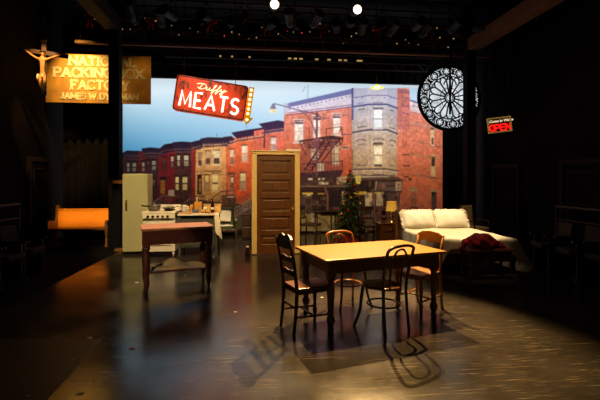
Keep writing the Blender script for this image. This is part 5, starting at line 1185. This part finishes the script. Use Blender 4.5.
# bench at the foot and the red bundle
bn = thing('bench', 'dark wooden bench with a maroon seat at the foot of the bed', 'bench', (2.94, 6.17, 0), TH*.8)
b = MB(); b.box((0, .13, .455), (.72, .34, .05)); b.build('cushion', 'darkred', bn, bevel=.018); b = MB(); b.box((0, .13, .405), (.68, .30, .06)); b.build('seat_rail', 'walnut', bn, bevel=.004)
for x in (-.325, .325):
    for y_ in (0, .26): b = MB(); b.lathe([(.013, 0), (.018, .03), (.014, .06), (.022, .25), (.016, .30), (.024, .33), (.024, .42)], 10, (x, y_, 0)); b.build('leg', 'walnut', bn)
b = MB(); b.tube([(-.325, .13, .12), (.325, .13, .12)], .010, 8); b.build('stretcher', 'walnut', bn)
b = MB()
def bund(u, v):
    th = 2*PI*u; s = -.5+v; rad = max(.0, 1-abs(2*s)**3.5)**.5
    r1 = (.105+.03*math.sin(7*s+1)+.016*math.sin(th*3+s*14)+.012*math.sin(th*5-s*23))*rad
    x = s*.62; zc = .10-.03*s; return (x+.02*math.sin(th*2+9*s)*rad, .15*s*.5+1.35*r1*math.cos(th), max(.004, zc*rad+r1*math.sin(th)*(.95 if math.sin(th) > 0 else .9)))
b.grid(bund, 40, 40); rc = b.build('red_coat', 'redcloth'); rc.location = onto(bn, -.10, .12, .481); rc.rotation_euler = (0, 0, TH-.12)
tag(rc, 'crumpled dark red coat heaped on the bench at the foot of the bed', 'coat')
b = MB(); b.ball((0, 0, 0), .045, 12, (1, .7, .8)); l_ = b.build('lining', 'redlining', rc); l_.location = (-.245, -.085, .10)
b = MB(); b.tube([(.28, .02, .06), (.34, -.02, .03), (.36, -.06, .006)], [.06, .045, .02], 10); b.build('sleeve', 'redcloth', rc)

# ------------------------------------------------------------------ scraps on the floor
def flo(px_, py_): s = (py_-HY)/H; return ((px_-300)/s, F/s)
for px_, py_, m, sz, lab, cat in ((90, 338, 'paper', .045, 'pale paper scrap on the dark floor left of the blue reflection', 'scrap'), (72.5, 359.5, 'paper', .03, 'tiny pale paper scrap at the edge of the orange sign reflection', 'scrap'), (28, 396, 'paper', .04, 'pale scrap in the bottom left corner of the floor', 'scrap'), (132, 349, 'redpaper', .045, 'red scrap on the floor beside the blue reflection', 'scrap'), (80, 394, 'darktape', .05, 'dark square of tape in the orange sign reflection at the lower left', 'tape'), (94, 381, 'darktape', .022, 'small dark speck of tape in the orange sign reflection at the lower left', 'tape'), (235.5, 312, 'paper', .035, 'white scrap on the floor between the red work table and the ladderback chair', 'scrap'), (137, 282.5, 'paper', .05, 'white scrap on the floor just left of the red work table', 'scrap'), (322, 297.5, 'paper', .03, 'white scrap on the floor under the dining table', 'scrap'), (185, 275.5, 'paper', .03, 'white scrap on the floor behind the lower shelf of the red work table', 'scrap')):
    x, y_ = flo(px_, py_); b = MB(); rr = random.Random(int(px_)); k = rr.uniform(.5, .8)
    b.prism([(-sz*.6, -sz*k*.5), (sz*.4, -sz*k*.6), (sz*.6, sz*k*.3), (sz*.1, sz*k*.6), (-sz*.5, sz*k*.4)], 0, .003); o = b.build('paper_scrap' if cat == 'scrap' else 'tape_square', m); o.location = (x, y_, 0); o.rotation_euler = (0, 0, rr.uniform(-.5, .5)); tag(o, lab, cat)

# ------------------------------------------------------------------ light
def spot(name, p, q, power, col, deg, blend=.3, rad=.05):
    l = bpy.data.lights.new(name, 'SPOT'); l.energy = power; l.color = col; l.spot_size = R(deg); l.spot_blend = blend; l.shadow_soft_size = rad
    o = bpy.data.objects.new(name, l); C.objects.link(o); o.location = p; o.rotation_euler = (Vector(q)-Vector(p)).to_track_quat('-Z', 'Y').to_euler(); return o
def area(name, p, rot, sx, sy, power, col, spread=180):
    l = bpy.data.lights.new(name, 'AREA'); l.shape = 'RECTANGLE'; l.size = sx; l.size_y = sy; l.energy = power; l.color = col; l.spread = R(spread)
    o = bpy.data.objects.new(name, l); C.objects.link(o); o.location = p; o.rotation_euler = rot; return o
WARM = (1, .60, .22); AMBER = (1, .50, .12)
x, y_ = drop_pt(-.4); area('backdrop_light', (x-ST*.75, y_+CT*.75, 2.4), (PI/2, 0, TH+PI), 10.4, 4.4, 228, (1, .98, .96))
spot('table_top_light', (1.15, 6.15, 5.25), (.85, 4.4, .4), 3000, WARM, 38, .5, .02)
l2 = LAMP[1]+Vector((0.0, -.3, -.06)); spot('table_back_light', l2, (.95, 3.75, 0), 4600, WARM, 35, .6, .02)
l1 = LAMP[0]+Vector((0.0, -.3, -.06)); spot('floor_back_light', l1, (-1.4, 4.9, 0), 70, WARM, 40, .7, .06)
spot('bed_light', (2.3, 6.9, 5.3), (2.8, 7.5, .6), 1900, (1, .74, .42), 28, .5, .08)
spot('kitchen_light', (-1.2, 3.2, 5.4), (-2.7, 8.1, 1.0), 2100, (1, .70, .34), 25, .5, .06)
spot('kitchen_top_light', (-2.1, 7.3, 5.3), (-2.2, 7.4, .8), 380, (1, .62, .26), 36, .5, .06)
spot('work_table_light', (-1.5, 7.3, 5.3), (-1.84, 5.9, .9), 1700, (1, .62, .30), 17, .5, .05)
spot('kitchen_low_light', (-3.3, -1.5, 3.3), (-1.85, 6.2, .22), 800, (1, .70, .36), 9, .5, .06)
spot('sign_right_fill', (-3.2, 8.5, 5.3), (-3.9, 9.75, 4.0), 60, (1, .60, .16), 44, .8, .05)  # second spot added to fill the pillar's shadow on the board
spot('armchair_fill', (-1.2, 5.6, 5.4), (-1.85, 10.2, .55), 700, (1, .72, .38), 13, .6, .05)  # unseen spot added to brighten the green armchair
spot('bench_fill', (2.7, 5.2, 5.3), (2.85, 6.35, .7), 150, (1, .66, .34), 15, .6, .05)  # extra unseen spot added so the red coat shows
spot('chair_fill', (3.0, 6.4, 5.4), (4.0, 9.2, .75), 160, (1, .68, .36), 9, .6, .05)  # small unseen spot added to lift the striped chair out of the dark
spot('door_light', (-.2, 2.6, 5.4), (-.5, 8.3, 1.1), 2300, (1, .66, .26), 20, .4, .06)
spot('tree_light', (1.2, 5.4, 5.4), (1.3, 9.8, .6), 750, (1, .62, .25), 28, .6, .06)
spot('sign_light', (-5.25, 8.55, 5.3), (-5.3, 9.75, 3.95), 640, (1, .60, .16), 62, 1.0, .04)
spot('crucifix_light', (-4.55, 6.9, 4.9), (-5.2, 8.05, 3.8), 420, (1, .56, .20), 26, .5, .03)
spot('meat_sign_light', (-2.2, 6.6, 5.3), (-2.0, 8.7, 3.3), 250, (1, .85, .7), 32, .7, .04)
spot('front_wash', (0.3, -.5, 5.6), (.3, 6.5, .3), 25, (1, .72, .42), 60, .8, .1)
# unseen profile spotlight added, its plate cut to keep light on the pew back
def framed(name, label, p, poly, power, col, soft=.006):
    p = Vector(p); P3 = [Vector(q) for q in poly]; cen = sum(P3, Vector())/len(P3); d = (cen-p).normalized(); D = .30
    hole = [p+(q-p)*(D/((q-p).dot(d))) for q in P3]; ce = p+d*D
    right = d.orthogonal().normalized(); up = d.cross(right)
    t = thing('added_framed_spot', label, 'stage light', p)
    hole = [h.lerp(hole[(i+1) % len(hole)], k/10) for i, h in enumerate(hole) for k in range(10)]
    n = len(hole); big = [ce+(h-ce).normalized()*.26 for h in hole]
    vs = [tuple(v-p) for v in hole+big]; b = MB(); b.add(vs, [(i, (i+1) % n, n+(i+1) % n, n+i) for i in range(n)]); b.build('shutter_plate', 'black', t, solid=.002)
    b = MB(); rot = d.to_track_quat('Z', 'Y').to_matrix().to_4x4(); b.lathe([(.12, -.45), (.12, -.10), (.001, -.099)], 14, (0, 0, 0), rot); b.build('lamp_housing', 'blackmetal', t)
    b = MB(); b.tube([tuple(-d*.3+Vector((0, 0, .1))), (-d.x*.3, -d.y*.3, 6.3-p.z)], .015, 6)
    for h in big[::max(1, n//3)]: b.tube([tuple(h-p), tuple(rot @ Vector((.1, 0, -.12)))], .006, 5)
    b.build('hanger', 'blackmetal', t)
    s = spot(name, p, cen, power, col, 2*math.degrees(math.atan(.20/.30)), .1, soft); return s
c_, s_ = math.cos(TH), math.sin(TH)
def pewpt(x, y2, z): return (pw.location.x+c_*x-s_*y2, pw.location.y+s_*x+c_*y2, z)
framed('pew_light', 'unseen framed spotlight added high at the left to light the pew back', (-2.6, 3.6, 5.3), [pewpt(-.62, .26, .41), pewpt(.62, .26, .42), pewpt(.66, .30, .90), pewpt(-.66, .30, .90)], 5000, AMBER)
spot('open_sign_light', (4.3, 7.4, 5.3), (4.49, 9.0, 2.8), 25, WARM, 20, .6, .03)

# ------------------------------------------------------------------ world, camera, view
w = bpy.data.worlds.new('dark_house'); sc.world = w; w.use_nodes = True
bg = w.node_tree.nodes['Background']; bg.inputs[0].default_value = (.55, .42, .50, 1); bg.inputs[1].default_value = .002
cam = bpy.data.cameras.new('camera'); co = bpy.data.objects.new('camera', cam); C.objects.link(co)
co.location = (0, 0, H); co.rotation_euler = (PI/2, 0, 0); cam.sensor_width = 36; cam.lens = 36*F/600; cam.shift_y = -21/600; cam.clip_end = 60
sc.camera = co
vs_ = sc.view_settings; vs_.view_transform = 'Standard'; vs_.look = 'None'; vs_.gamma = 1; vs_.exposure = 0; vs_.use_curve_mapping = False
cy = sc.cycles; cy.use_denoising = True; cy.max_bounces = 6; cy.diffuse_bounces = 3; cy.glossy_bounces = 4; cy.transmission_bounces = 4; cy.caustics_reflective = False; cy.caustics_refractive = False; cy.sample_clamp_indirect = 4; cy.use_light_tree = True
